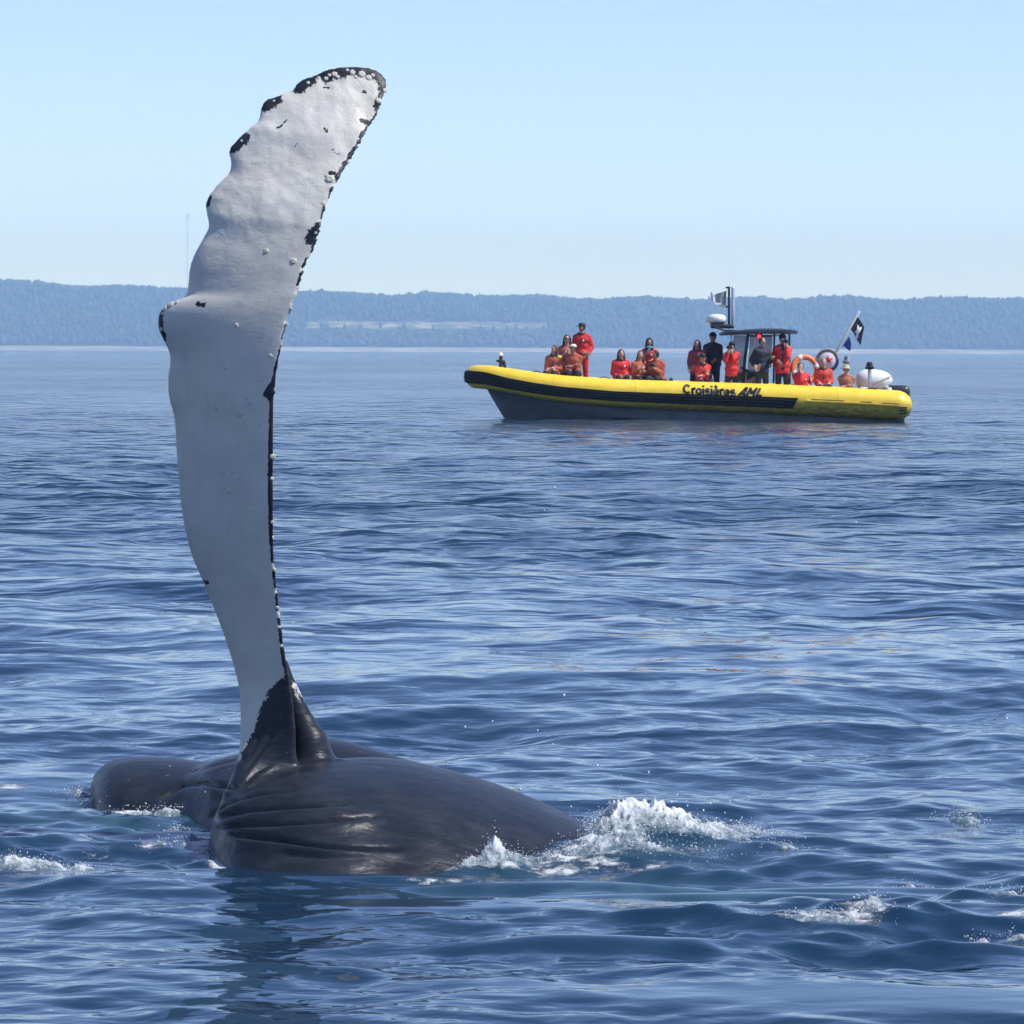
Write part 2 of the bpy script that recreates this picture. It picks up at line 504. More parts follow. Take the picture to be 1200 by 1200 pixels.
class Soup:
    """closed shells that a voxel remesh will fuse into one skin"""
    def __init__(self): self.V = []; self.Q = []; self.T = []; self.n = 0
    def rings(self, Rg):
        Rg = np.asarray(Rg, float)           # (rings, points, 3), closed round, capped with fans
        nr, nc = Rg.shape[:2]
        V = np.concatenate([Rg.reshape(-1, 3), Rg[0].mean(0)[None], Rg[-1].mean(0)[None]])
        self.Q.append(grid_faces(nr, nc, True) + self.n)
        j = np.arange(nc); jn = (j + 1) % nc
        a = nr * nc; b = a + 1
        self.T.append(np.stack([np.full(nc, a), jn, j], -1) + self.n)
        o = (nr - 1) * nc
        self.T.append(np.stack([np.full(nc, b), o + j, o + jn], -1) + self.n)
        self.V.append(V); self.n += len(V)
    def capsule(self, p, q, r0, r1, seg=12, flat=1.0, up=None):
        """tapered capsule with round ends; flat squeezes it along up"""
        p, q = Vector(p), Vector(q)
        d = q - p; L = max(d.length, 1e-5); d = d / L
        if up is None: up = Vector((0, 0, 1)) if abs(d.z) < 0.9 else Vector((0, 1, 0))
        s = d.cross(Vector(up))
        if s.length < 1e-4: s = d.cross(Vector((1, 0, 0)))
        s.normalize(); w = s.cross(d).normalized()
        ring = []
        an = np.arange(seg) / seg * 2 * math.pi
        for k in range(5):
            e = -math.pi / 2 + (k + 0.35) / 5 * math.pi / 2
            ring.append((p + d * (math.sin(e) * r0), r0 * math.cos(e)))
        for k in range(5):
            e = (k + 0.65) / 5 * math.pi / 2
            ring.append((q + d * (math.sin(e) * r1), r1 * math.cos(e)))
        Rg = []
        for c, r in ring:
            Rg.append(np.array(c)[None] + np.cos(an)[:, None] * r * np.array(s)[None] + np.sin(an)[:, None] * r * flat * np.array(w)[None])
        self.rings(Rg)
    def ellipsoid(self, c, rad, M=None, nu=14, nv=10):
        c = np.array(c, float)
        Rg = []
        for k in range(nv):
            e = -math.pi / 2 + (k + 0.3) / (nv - 0.4) * math.pi
            an = np.arange(nu) / nu * 2 * math.pi
            pts = np.stack([np.cos(an) * math.cos(e) * rad[0], np.sin(an) * math.cos(e) * rad[1], np.full(nu, math.sin(e) * rad[2])], -1)
            if M is not None: pts = pts @ np.array(M.to_3x3()).T
            Rg.append(c[None] + pts)
        self.rings(Rg)
    def raw(self, name):
        return mesh_np(name, np.concatenate(self.V), np.concatenate(self.Q) if self.Q else None, np.concatenate(self.T))
    def fused(self, name, voxel):
        me = self.raw(name + '_raw')
        o = bpy.data.objects.new(name + '_raw', me)
        col.objects.link(o)
        md = o.modifiers.new('remesh', 'REMESH'); md.mode = 'VOXEL'; md.voxel_size = voxel; md.adaptivity = 0.0
        dg = bpy.context.evaluated_depsgraph_get()
        new = bpy.data.meshes.new_from_object(o.evaluated_get(dg))
        bpy.data.objects.remove(o); bpy.data.meshes.remove(me)
        new.name = name
        return new

def get_co(me):
    a = np.empty(len(me.vertices) * 3, np.float32); me.vertices.foreach_get('co', a)
    return a.reshape(-1, 3).astype(float)
def set_co(me, V):
    me.vertices.foreach_set('co', np.asarray(V, np.float32).ravel()); me.update()
def get_no(me):
    a = np.empty(len(me.vertices) * 3, np.float32); me.vertex_normals.foreach_get('vector', a)
    return a.reshape(-1, 3).astype(float)
def smooth_mesh(me, it, w=None, lam=0.5):
    e = np.empty(len(me.edges) * 2, np.int32); me.edges.foreach_get('vertices', e); e = e.reshape(-1, 2)
    n = len(me.vertices); V = get_co(me)
    deg = np.bincount(e.ravel(), minlength=n).astype(float)[:, None]; deg[deg == 0] = 1
    for _ in range(it):
        A = np.stack([np.bincount(e[:, 0], V[e[:, 1], k], n) + np.bincount(e[:, 1], V[e[:, 0], k], n) for k in range(3)], -1) / deg
        V += (A - V) * (lam if w is None else (lam * w)[:, None])
    set_co(me, V)

def seg_dist(x, y, pts):
    """distance in px from points to a polyline"""
    d = np.full(x.shape, 1e9)
    for (ax, ay), (bx, by) in zip(pts[:-1], pts[1:]):
        vx, vy = bx - ax, by - ay
        t = np.clip(((x - ax) * vx + (y - ay) * vy) / max(vx * vx + vy * vy, 1e-6), 0, 1)
        d = np.minimum(d, np.hypot(x - ax - t * vx, y - ay - t * vy))
    return d

FL = [(248, 966, 384, 966), (262, 942, 366, 940), (276, 912, 354, 908), (285, 884, 348, 884), (287, 850, 346, 850), (284, 806, 341, 803),
      (272.5, 762, 333, 760), (257.5, 722, 328, 715), (240.5, 681, 324, 680), (225, 645, 321.5, 645), (215.5, 604, 320.5, 605), (210.5, 562, 320.5, 565),
      (207.5, 520, 321, 530), (205.5, 490, 322, 495), (198.5, 464, 323, 465), (198, 440, 326, 440), (200, 418, 329, 418), (193, 400, 333, 396),
      (185.5, 384, 337, 382), (187, 367, 341, 368), (200, 356, 345, 357), (217, 349, 349, 347), (221, 331, 353, 334), (223, 311, 358, 317),
      (231, 293, 362, 305), (241, 275, 370, 290), (245, 262, 374.5, 277), (241, 246, 378, 262), (242.5, 233, 383, 246), (254, 217, 389, 229),
      (266, 206, 395, 216), (269.5, 195, 401, 206), (268.5, 178, 408, 194), (274, 168, 414, 184), (289, 152, 423, 169), (302, 143, 430, 157),
      (305, 130, 436, 147), (313, 118, 441, 139), (326, 113, 446, 130), (341, 106, 450, 120), (351, 95, 453, 110), (366, 90, 455, 103),
      (378, 84, 455.5, 97), (395, 79.5, 453.5, 90.5), (413, 77.5, 447, 85), (430, 78.5, 440, 81)]

def build_whale():
    S = Soup()
    st = spline(FL, 170)
    n = len(st)
    mid_y = (st[:, 1] + st[:, 3]) / 2
    hy = np.array([960, 900, 860, 800, 700, 600, 500, 420, 350, 260, 160, 80], float)[::-1]
    DS = 0.9555                 # depth of the animal against the first survey
    Yc = DS * np.interp(mid_y, hy, np.array([18.12, 18.2, 18.24, 18.27, 18.26, 18.22, 18.2, 18.19, 18.20, 18.26, 18.42, 18.62])[::-1])
    tw = np.interp(mid_y, hy, np.array([.00, .05, .09, .10, .12, .13, .13, .12, .10, .075, .02, -.01])[::-1])
    half_t = np.interp(mid_y, hy, np.array([.30, .13, .085, .066, .062, .060, .055, .052, .047, .040, .030, .020])[::-1])
    # swellings behind each knob of the leading edge
    an = np.arange(56) / 56 * 2 * math.pi
    Rg = []
    for i in range(n):
        lx, ly, rx, ry = st[i]
        pl = np.array(P(lx, ly, Yc[i] + tw[i])); pr = np.array(P(rx, ry, Yc[i] - tw[i]))
        c = (pl + pr) / 2; h = (pl - pr) / 2
        ax = np.array(P(*(st[min(i + 1, n - 1), :2] + st[min(i + 1, n - 1), 2:]) / 2, Yc[min(i + 1, n - 1)])) - np.array(P(*(st[max(i - 1, 0), :2] + st[max(i - 1, 0), 2:]) / 2, Yc[max(i - 1, 0)]))
        nn = np.cross(h, ax); nn /= np.linalg.norm(nn)
        cs, sn = np.cos(an), np.sin(an)
        t = np.maximum(half_t[i] * (0.66 + 0.38 * cs), 0.0125)
        t = t * min(1.0, np.linalg.norm(h) / 0.10)
        Rg.append(c[None] + cs[:, None] * h[None] + (np.sign(sn) * np.abs(sn) ** 0.85 * t)[:, None] * nn[None])
    S.rings(Rg)
    # the far side of the root, turned to the sun
    ch = [(334, 775, .012), (339, 800, .026), (346, 825, .042), (354, 850, .062), (362, 872, .085), (363, 892, .105), (360, 915, .13)]
    for (x0, y0, r0), (x1, y1, r1) in zip(ch[:-1], ch[1:]):
        S.capsule(P(x0, y0, 18.42 * DS), P(x1, y1, 18.42 * DS), r0, r1, 20)
    S.capsule(P(398, 900, 18.28 * DS), P(412, 903, 18.26 * DS), .045, .03, 14)
    def loft(rows, ns=70):
        """rows: x, ridge y, waterline y, half depth, vertical radius - a mound lying in the water"""
        A = spline(rows, ns)
        an = np.arange(64) / 64 * 2 * math.pi
        Rg = []
        for x, yr, yw, w, b in A:
            N = G(x, yw).y
            Yr = N + w
            z = P(x, yr, Yr).z
            b = max(b, z + 0.02)
            q = max(1 - ((b - z) / b) ** 2, 0.02)
            a = w / math.sqrt(q)
            pts = []
            for t in an:
                yy = Yr - a * math.cos(t); zz = z - b + b * math.sin(t)
                u, _ = uv(x, yr)
                pts.append((u / FPX * yy, yy, zz))
            Rg.append(pts)
        S.rings(Rg)
    loft([(246, 974, 984, .10, .10), (252, 955, 996, .30, .30), (268, 930, 1004, .55, .55), (300, 908, 1010, .85, .75), (350, 896, 1014, .98, .85), (400, 891, 1015, 1.02, .9), (450, 890, 1013, 1.02, .9),
          (500, 898, 1012, .98, .85), (550, 911, 1009, .90, .8), (600, 928, 1005, .78, .7), (640, 945, 1002, .64, .6), (670, 960, 999, .50, .45), (690, 974, 997, .30, .25), (699, 986, 995, .12, .1)])
    loft([(178, 943, 948, .10, .08), (188, 930, 949, .28, .2), (205, 917, 951, .42, .3), (228, 902, 956, .55, .38), (250, 892, 962, .64, .45), (280, 885, 965, .70, .5), (310, 883, 968, .70, .5), (340, 893, 970, .6, .5), (352, 915, 970, .4, .4)], 50)
    loft([(106, 921, 929, .10, .08), (112, 906, 936, .30, .2), (128, 894, 942, .48, .32), (150, 889, 945, .56, .38), (175, 888, 946, .58, .4), (205, 890, 948, .58, .4), (240, 894, 950, .56, .4), (280, 899, 950, .5, .36), (300, 906, 948, .3, .3)], 50)
    S_rows = [(330, 890, 930, .3, .2), (345, 872, 940, .5, .4), (375, 865, 945, .55, .45), (405, 869, 948, .55, .45), (440, 879, 950, .5, .42), (475, 890, 952, .45, .4), (510, 900, 954, .4, .3), (535, 910, 954, .2, .2)]
    loft(S_rows, 50)
    me = S.fused('whale_body', 0.0092)
    bm = bmesh.new(); bm.from_mesh(me)          # what lies deep under the opaque water is left open
    bmesh.ops.delete(bm, geom=[f for f in bm.faces if f.calc_center_median().z < -0.32], context='FACES')
    bm.to_mesh(me); bm.free()
    V = get_co(me)
    px, py = project(V[:, 0], V[:, 1], V[:, 2])
    w = smoothstep(835, 905, py)
    smooth_mesh(me, 14, w, 0.6)
    smooth_mesh(me, 2, None, 0.5)
    # skin folds round the root and along the throat
    V = get_co(me); N = get_no(me)
    px, py = project(V[:, 0], V[:, 1], V[:, 2])
    view = V - np.array([0, 0, CAM_H]); view /= np.linalg.norm(view, axis=1)[:, None]
    front = smoothstep(0.02, 0.22, -(view * N).sum(1)) * (V[:, 1] < 19.6 * DS)
    D = np.zeros(len(V))
    def fold(pts, depth, wd, lip=0.5):
        d = seg_dist(px, py, pts)
        xs = np.array([p[0] for p in pts]); ys = np.array([p[1] for p in pts])
        below = py - np.interp(px, xs, ys)
        end = smoothstep(xs[0] - 4, xs[0] + 12, px) * (1 - smoothstep(xs[-1] - 26, xs[-1] + 4, px))
        g = -depth * np.exp(-(d / wd) ** 2) + lip * depth * np.exp(-((below - 3.2 * wd) / (2.2 * wd)) ** 2) * np.exp(-(d / (6 * wd)) ** 2)
        return g * end
    D += fold([(246, 957), (267, 943), (290, 935), (313, 930), (345, 925)], .030, 2.6, .7)
    D += fold([(250, 960), (297, 950), (347, 946), (380, 945), (415, 941)], .028, 2.6, .7)
    D += fold([(262, 969), (330, 966), (380, 963), (420, 959), (450, 955)], .030, 2.8, .7)
    D += fold([(270, 978), (333, 985), (380, 992), (430, 995), (475, 996)], .028, 2.8, .6)
    D += fold([(188, 936), (215, 920), (240, 917), (262, 921), (285, 925)], .022, 3.0, .7)
    D += fold([(215, 905), (240, 900), (262, 893), (288, 889)], .014, 2.2, .6)
    D += fold([(330, 1001), (380, 1006), (440, 1006)], .012, 3.0, .4)
    # creases that fan from the root of the flipper
    for pts in ([(280, 925), (300, 905), (320, 893), (342, 886)], [(277, 936), (300, 920), (325, 910), (348, 905)], [(286, 905), (302, 885), (318, 865), (332, 850)], [(292, 885), (306, 862), (320, 842)]):
        D += fold(pts, .010, 2.2, .6)
    # lumps and scratches in the skin of the outer flipper
    lump = (vnoise(px, py, 24.0, 90, 3) - 0.5) * .016 * smoothstep(360, 250, py) * (py < 330)
    V = V + N * (D * front + lump)[:, None]
    set_co(me, V)
    smooth_mesh(me, 1, None, 0.35)
    # pigment: white underside of the flipper, black body and edge marks
    flip = (py < 892) & ((px < 392) | (py < 700)) & (V[:, 1] < 19.05 * DS) & (V[:, 2] > 0.16)
    left_b = np.interp(py, [740, 785, 797, 806, 815, 823, 840, 855, 873, 900], [345, 336, 328, 318, 313, 308, 303, 298, 288, 276])
    root = smoothstep(-6, 6, px - left_b) * smoothstep(778, 800, py)
    pale = smoothstep(-3, 4, px - np.interp(py, [740, 770, 800, 830, 870], [329, 333, 341, 347, 356])) * (1 - smoothstep(795, 838, py))
    root = root * (1 - 0.8 * pale)
    black = np.where(flip, root, 1.0)
    def mark(pts, r):
        d = seg_dist(px, py, pts)
        return 1 - smoothstep(r * 0.25 - 0.5, r * 1.75 + 0.5, d)
    edge = spline(FL, 400)
    ed = np.interp(py, edge[::-1, 3], edge[::-1, 2])
    band = np.interp(py, [330, 395, 425, 448, 456, 463, 470, 520, 560, 620, 650, 690, 760], [1.5, 3.5, 5, 8, 13, 15, 7, 7, 7, 6.0, 5.0, 3.8, 5.0])
    bm = (1 - smoothstep(band - 1.6, band + 1.6, ed - px)) * (py > 325) * (py < 800) * (px > 250)
    dash = np.where((py > 640) & (py < 760), smoothstep(0.25, 0.5, vnoise(py * 1.0, py * 0 + 3.0, 9.0, 31, 1)), 1.0)
    dash = np.where((py > 325) & (py < 425), smoothstep(0.22, 0.48, vnoise(py * 1.0, py * 0 + 8.0, 10.0, 32, 1)), dash)
    speck = smoothstep(.42, .60, vnoise(px, py, 9.0, 36, 3))
    bm2 = (1 - smoothstep(4.0, 8.0, ed - px)) * (py > 95) * (py < 335) * (px > 330) * speck
    marks = np.maximum(bm * dash, bm2)
    for pts, r in (([(380, 90), (395, 84), (415, 82), (435, 84), (448, 90), (453, 100)], 7.5), ([(452, 97), (450, 112), (444, 124)], 6.5), ([(446, 128), (440, 137), (431, 150), (424, 158)], 2.8), ([(424, 141), (431, 143)], 3), ([(427, 155), (420, 170), (412, 180)], 3.4), ([(413, 182), (406, 196), (396, 208)], 4.8), ([(387, 203), (397, 205)], 2), ([(389, 222), (387, 236)], 3.0), ([(380, 242), (378, 252)], 2.2), ([(374, 265), (366, 275), (363, 283)], 6.0), ([(372, 270), (369, 284)], 5.5), ([(358, 305), (356, 318)], 2.2),
                   ([(350, 104), (358, 98), (366, 94)], 6.5), ([(312, 126), (319, 121), (325, 118)], 6.2), ([(273, 175), (279, 169), (287, 161)], 5.6), ([(243, 240), (246, 230)], 2.6), ([(186, 370), (187, 384), (191, 396)], 4.5), ([(188, 364), (196, 358)], 2.5),
                   ([(324, 150), (330, 147), (336, 140)], 1.0), ([(381, 151), (382, 154)], 1.8), ([(390, 176), (394, 181), (399, 180)], .7), ([(344, 174), (349, 168)], .6), ([(341, 187), (351, 194)], .5), ([(426, 107), (429, 108)], 1.6), ([(379, 102), (386, 103)], 1.0), ([(232, 356), (238, 357)], 2.6), ([(241, 682), (242, 683)], 2.5)):
        marks = np.maximum(marks, mark(pts, r))
    black = np.maximum(black, np.where(flip, marks, 0))
    stain = np.zeros(len(V))
    for (x, y, r) in ((280, 355, 5), (289, 349, 4), (305, 394, 4.5), (317, 398, 4), (235, 324, 4), (261, 317, 4), (326, 240, 5), (327, 225, 4), (217, 420, 6), (291, 342, 4), (316, 350, 3), (260, 556, 4), (292, 475, 4)):
        stain = np.maximum(stain, np.exp(-((px - x) ** 2 + (py - y) ** 2) / (r * r)))
    attr(me, 'black', black); attr(me, 'stain', stain * flip); attr(me, 'span', smoothstep(420, 150, py) * flip)
    k = NT('whale_skin')
    c = k.coord()
    bl = k.attr('black')
    rag = k.noise(34.0, 6.0, 0.78, c, 0.9)
    blk = k.rng(k.math('ADD', bl, k.math('MULTIPLY', k.math('SUBTRACT', rag, 0.5), 2.6)), 0.44, 0.54)
    wn_ = k.noise(5.0, 5.0, 0.6, c)
    white = k.mix(k.rng(wn_, 0.3, 0.7), (0.55, 0.52, 0.45), (0.64, 0.61, 0.535))
    white = k.mix(k.math('MULTIPLY', k.attr('stain'), 0.45), white, (0.30, 0.33, 0.40))
    fine = k.noise(90.0, 4.0, 0.7, k.scaled(c, (1, 1, 0.45)))
    white = k.mix(k.math('MULTIPLY', k.rng(fine, 0.60, 0.72), 0.22), white, (0.40, 0.40, 0.40))
    rake = k.noise(7.0, 5.0, 0.75, k.scaled(c, (9.0, 2.0, 0.7)), 0.4)
    white = k.mix(k.math('MULTIPLY', k.rng(rake, 0.56, 0.66), 0.20), white, (0.33, 0.34, 0.34))
    cloudy = k.noise(2.6, 4.0, 0.6, c)
    white = k.mix(k.math('MULTIPLY', k.rng(cloudy, 0.45, 0.7), 0.35), white, (0.40, 0.42, 0.43))
    mott = k.noise(9.0, 6.0, 0.65, k.scaled(c, (0.6, 1, 1.5)))
    dark = k.mix(k.rng(mott, 0.35, 0.7), (0.014, 0.017, 0.024), (0.026, 0.031, 0.042))
    scr = k.noise(26.0, 3.0, 0.6, k.scaled(c, (0.25, 1, 1)), 1.2)
    dark = k.mix(k.math('MULTIPLY', k.rng(scr, 0.70, 0.76), 0.22), dark, (0.13, 0.13, 0.13))
    k.set(Base_Color=k.mix(blk, white, dark), Roughness=k.mix(blk, (0.42, 0.42, 0.42), k.rng(mott, 0.3, 0.7, 0.30, 0.46)), IOR=1.4)
    wr = k.noise(14.0, 5.0, 0.65, k.scaled(c, (0.5, 1, 1.6)), 0.5)
    k.l(k.rng(blk, 0, 1, 0.5, 0.34), k.b.inputs['Specular IOR Level'])
    n1 = k.bump(wr, k.math('ADD', 0.002, k.math('MULTIPLY', blk, 0.004)))
    pit = k.noise(30.0, 4.0, 0.65, k.scaled(c, (1, 1, 1)), 0.8)
    n2 = k.bump(pit, k.rng(k.attr('span'), 0, 1, 0.0008, 0.0028), 1.0, n1)
    k.l(n2, k.b.inputs['Normal'])
    base = G(420, 1000)
    root = empty('humpback_whale', (base.x, base.y + 0.8, 0))
    tag(root, 'humpback whale rolled on its side with one long white flipper raised from the water', 'whale')
    V = get_co(me) - np.array(root.location)
    body_world = get_co(me)
    from mathutils.bvhtree import BVHTree
    bvh = BVHTree.FromPolygons([tuple(v) for v in body_world], [tuple(p.vertices) for p in me.polygons])
    set_co(me, V)
    b = link('body', me, k.m, root, smooth=True)
    b['label'] = 'black wet body with white flipper, ragged black marks along its edges'
    # barnacles
    kb = NT('barnacle_shell')
    cb = kb.coord()
    kb.set(Base_Color=kb.mix(kb.rng(kb.noise(60, 3, .6, cb), .35, .65), (0.42, 0.38, 0.27), (0.68, 0.65, 0.56)), Roughness=0.7)
    prof = [(1.0, 0.0), (0.9, 0.34), (0.68, 0.62), (0.42, 0.78), (0.26, 0.76), (0.18, 0.66), (0.0, 0.62)]
    sg = 12
    Vb, Fb = [], []
    for j, (r_, z_) in enumerate(prof[:-1]):
        for i in range(sg):
            a = i / sg * 2 * math.pi; q = 1 + (0.10 if i % 2 else -0.06) * (j < 4)
            Vb.append((math.cos(a) * r_ * q, math.sin(a) * r_ * q, z_))
    Fq = grid_faces(len(prof) - 1, sg, True)
    Vb.append((0, 0, prof[-1][1])); top = len(Vb) - 1; o_ = (len(prof) - 2) * sg
    Ft = [(o_ + i, o_ + (i + 1) % sg, top) for i in range(sg)]
    bar = mesh_np('barnacle', Vb, Fq, Ft); bar.materials.append(kb.m)
    spots = [(392, 87, 5.5), (396, 90, 3.2), (413, 85, 6.5), (417, 90, 3.4), (424, 87, 5), (432, 91, 6), (437, 88, 3.2), (382, 92, 4.4), (386, 88, 3), (407, 82, 2.6), (444, 118, 4.6), (451, 106, 3), (386.5, 210, 6.5), (383, 206, 4), (379, 238, 3.4), (312, 294, 4.6), (344, 306, 5),
             (200, 356.5, 4.6), (193.5, 361.5, 4), (207, 354, 3.2), (188.5, 386, 3), (277, 381.5, 4.2), (317, 417, 3.2), (264, 430, 3.2), (306.5, 446, 2.8), (289, 466, 4), (253, 478, 3.4), (281, 485, 4.2), (304, 498, 3), (272, 552.5, 5), (268, 575, 5),
             (319.5, 535, 3.4), (319, 561, 2.6), (319, 612, 2.6), (320, 630, 2.6), (322, 668, 2.6), (325, 712, 3), (327, 735, 3), (330, 757, 3), (336, 380, 2.6), (331, 402, 2.6), (341, 362, 2.4), (306, 447, 2.2), (357, 312, 2.6), (321, 118, 2.5), (361, 97, 2.5), (283, 165, 2.2), (408, 190, 2.4), (370, 273, 2.6)]
    o0 = Vector((0, 0, CAM_H))
    rr = random.Random(3)
    for (x, y, r_) in spots:
        d = (P(x, y, 18.0) - o0).normalized()
        hit, nor, idx, dist = bvh.ray_cast(o0, d)
        if hit is None or dist > 20: continue
        if nor.dot(d) > 0: nor = -nor
        bo = bpy.data.objects.new('barnacle', bar)
        col.objects.link(bo); bo.parent = b
        q = nor.to_track_quat('Z', 'Y').to_matrix().to_4x4()
        s = r_ * rr.uniform(.6, 1.0) / FPX * dist
        bo.matrix_local = Matrix.Translation(hit - Vector(root.location) - nor * s * 0.1) @ q @ Matrix.Rotation(rr.uniform(0, 6), 4, 'Z') @ Matrix.Diagonal((s, s * rr.uniform(.85, 1.1), s * 0.55, 1))
    return root, bvh
whale, whale_bvh = build_whale()

# ------------------------------------------------------------------ boat
def build(S, name, mats, parent=None, smooth=True, shift=None):
    """link a Soup (world coordinates) as one mesh under parent"""
    me = S.raw(name) if isinstance(S, Soup) else S
    off = Vector(shift) if shift is not None else (Vector(parent.matrix_basis.translation) if parent is not None else Vector((0, 0, 0)))
    if parent is not None and parent.parent is not None and shift is None:
        off = off + Vector(parent.parent.matrix_basis.translation)
    set_co(me, get_co(me) - np.array(off))
    o = link(name, me, mats, parent, smooth)
    if smooth:
        try: me.set_sharp_from_angle(angle=R(42))
        except Exception: pass
    return o

def rbox(S, c, size, r=0.02, rot=0.0):
    """box with rounded vertical and horizontal edges"""
    sx, sy, sz = (q / 2 for q in size)
    r = min(r, sx * .9, sy * .9, sz * .9)
    Rg = []
    cr, sr = math.cos(rot), math.sin(rot)
    for z, ins in ((-sz, r), (-sz + r * .3, r * .3), (-sz + r, 0), (sz - r, 0), (sz - r * .3, r * .3), (sz, r)):
        pts = []
        for qx, qy, a0 in ((1, 1, 0), (-1, 1, 90), (-1, -1, 180), (1, -1, 270)):
            for k in range(4):
                a = R(a0 + 30 * k)
                x = qx * (sx - r) + math.cos(a) * max(r - ins, r * .15); y = qy * (sy - r) + math.sin(a) * max(r - ins, r * .15)
                pts.append((c[0] + x * cr - y * sr, c[1] + x * sr + y * cr, c[2] + z))
        Rg.append(pts)
    S.rings(Rg)

def pipe(S, pts, r, seg=10):
    """round bar through points"""
    for a, b in zip(pts[:-1], pts[1:]): S.capsule(a, b, r, r, seg)

def lathe(S, c, axis, prof, seg=28):
    """prof: (distance along axis, radius)"""
    axis = Vector(axis).normalized()
    u = axis.orthogonal().normalized(); w = axis.cross(u)
    Rg = []
    for d, r in prof:
        Rg.append([tuple(Vector(c) + axis * d + (u * math.cos(t) + w * math.sin(t)) * max(r, 1e-4)) for t in np.arange(seg) / seg * 2 * math.pi])
    S.rings(Rg)

BY = 123.6                      # distance of the boat's centre line
M_yellow = None
def boat_materials():
    k = NT('yellow_hypalon')
    c = k.coord()
    n = k.noise(2.2, 5, .65, k.scaled(c, (1, 1, 2.5)))
    y = k.mix(k.rng(n, .3, .7), (0.90, 0.60, 0.030), (0.95, 0.67, 0.060))
    grime_shade = k.noise(5.0, 5, .7, k.scaled(c, (0.8, 1, 2.5)))
    geo = k.n('NewGeometry')
    sep = k.n('SeparateXYZ'); k.l(c, sep.inputs[0])
    low = k.rng(sep.outputs[2], 0.66, 0.36)          # algae and splash dirt low on the tube, its underside shade painted in too
    y = k.mix(k.math('MULTIPLY', low, k.rng(grime_shade, .36, .60, 0.35, 0.80)), y, (0.16, 0.115, 0.025))
    k.set(Base_Color=y, Roughness=k.rng(grime_shade, .3, .7, .32, .5))
    k.l(k.bump(k.noise(1.6, 3, .5, c), 0.03), k.b.inputs['Normal'])
    return k.m
M = {}
M['yellow'] = boat_materials()
M['black'] = plain('black_rubber', (0.020, 0.018, 0.014), .85, .3, 3, spec=.2)
M['rib'] = plain('worn_rubber', (0.060, 0.054, 0.038), .8, .3, 5, spec=.2)
M['hull'] = plain('grey_hull', (0.165, 0.185, 0.185), .5, .22, 1.6)
M['deck'] = plain('deck_grey', (0.22, 0.23, 0.24), .7, .15, 4)
M['white'] = plain('white_gelcoat', (0.78, 0.78, 0.76), .3, .05, 3)
M['alu'] = plain('aluminium', (0.62, 0.63, 0.65), .35, .1, 8, metal=0.6)
M['dark'] = plain('dark_frame', (0.022, 0.025, 0.030), .4, .25, 6)
M['canopy'] = plain('dark_canopy', (0.030, 0.036, 0.045), .35, .2, 2)
M['mauve'] = plain('console_grey', (0.30, 0.27, 0.29), .5, .12, 3)
M['ink'] = plain('black_lettering', (0.012, 0.012, 0.014), .45, .2, 9)
M['fade'] = plain('faded_lettering', (0.66, 0.42, 0.09), .5, .2, 9)
M['brown'] = plain('brown_strip', (0.20, 0.12, 0.04), .6, .2, 7)
M['orange'] = plain('lifebuoy_orange', (0.80, 0.20, 0.025), .5, .08, 6)
M['red'] = plain('sign_red', (0.62, 0.03, 0.04), .5, .1, 6)
M['navy'] = plain('navy_cloth', (0.016, 0.020, 0.045), .8, .3, 9)
M['blue'] = plain('blue_cloth', (0.03, 0.06, 0.26), .8, .2, 9)
M['cloth'] = plain('white_cloth', (0.75, 0.75, 0.73), .8, .1, 9)
M['greycloth'] = plain('grey_cloth', (0.36, 0.38, 0.37), .8, .15, 9)
k = NT('red_lamp'); k.set(Base_Color=(0.7, 0.02, 0.04), Roughness=0.3, Emission_Color=(1.0, 0.03, 0.08), Emission_Strength=2.0); M['lamp'] = k.m
k = NT('scratched_clear_screen')
c_ = k.coord()
k.set(Base_Color=k.mix(k.rng(k.noise(3, 4, .6, c_), .35, .65), (0.50, 0.54, 0.54), (0.66, 0.70, 0.70)), Roughness=0.25, Alpha=0.62); M['screen'] = k.m

TX = np.array([-1.02, -0.6, 0.0, 0.7, 1.47, 2.93, 5.1, 7.33, 9.4, 11.1])
TZ = np.array([1.235, 1.215, 1.12, 1.00, .905, .785, .71, .64, .555, .465])
TR = np.array([.335, .345, .350, .368, .385, .405, .42, .43, .43, .43])
def tz(x): return float(np.interp(x, TX, TZ))
def tr(x): return float(np.interp(x, TX, TR))
def tube_path():
    """plan of the collar: near side, round the bow, far side"""
    pts = []
    xs = np.linspace(11.05, 3.4, 50)
    for x in xs: pts.append((x, -1.42))
    for t in np.linspace(0, 1, 44)[1:]:
        a = t * math.pi / 2
        pts.append((3.4 - 4.42 * math.sin(a) ** 0.92, -1.42 * math.cos(a) ** 0.86 if t < 1 else 0.0))
    half = pts
    return half + [(x, -y) for x, y in half[-2::-1]]
PATH = tube_path()
def frames():
    out = []
    n = len(PATH)
    for i, (x, y) in enumerate(PATH):
        x0, y0 = PATH[max(i - 1, 0)]; x1, y1 = PATH[min(i + 1, n - 1)]
        t = Vector((x1 - x0, y1 - y0, 0)).normalized()
        nrm = Vector((t.y, -t.x, 0))              # outward
        c0 = Vector((x, BY + y, tz(x)))
        if nrm.dot(Vector((x - 4.0, y, 0))) < 0 and abs(y) > 0.2: nrm = -nrm
        if abs(y) <= 0.2: nrm = Vector((-1, 0, 0)) if abs(nrm.x) > .5 and nrm.x > 0 else nrm
        out.append((c0, nrm, tr(x)))
    return out
FR = frames()
def on_tube(i, th, off=0.0):
    c, n, r = FR[i]
    return c + n * (math.cos(th) * (r + off)) + Vector((0, 0, math.sin(th) * (r + off)))

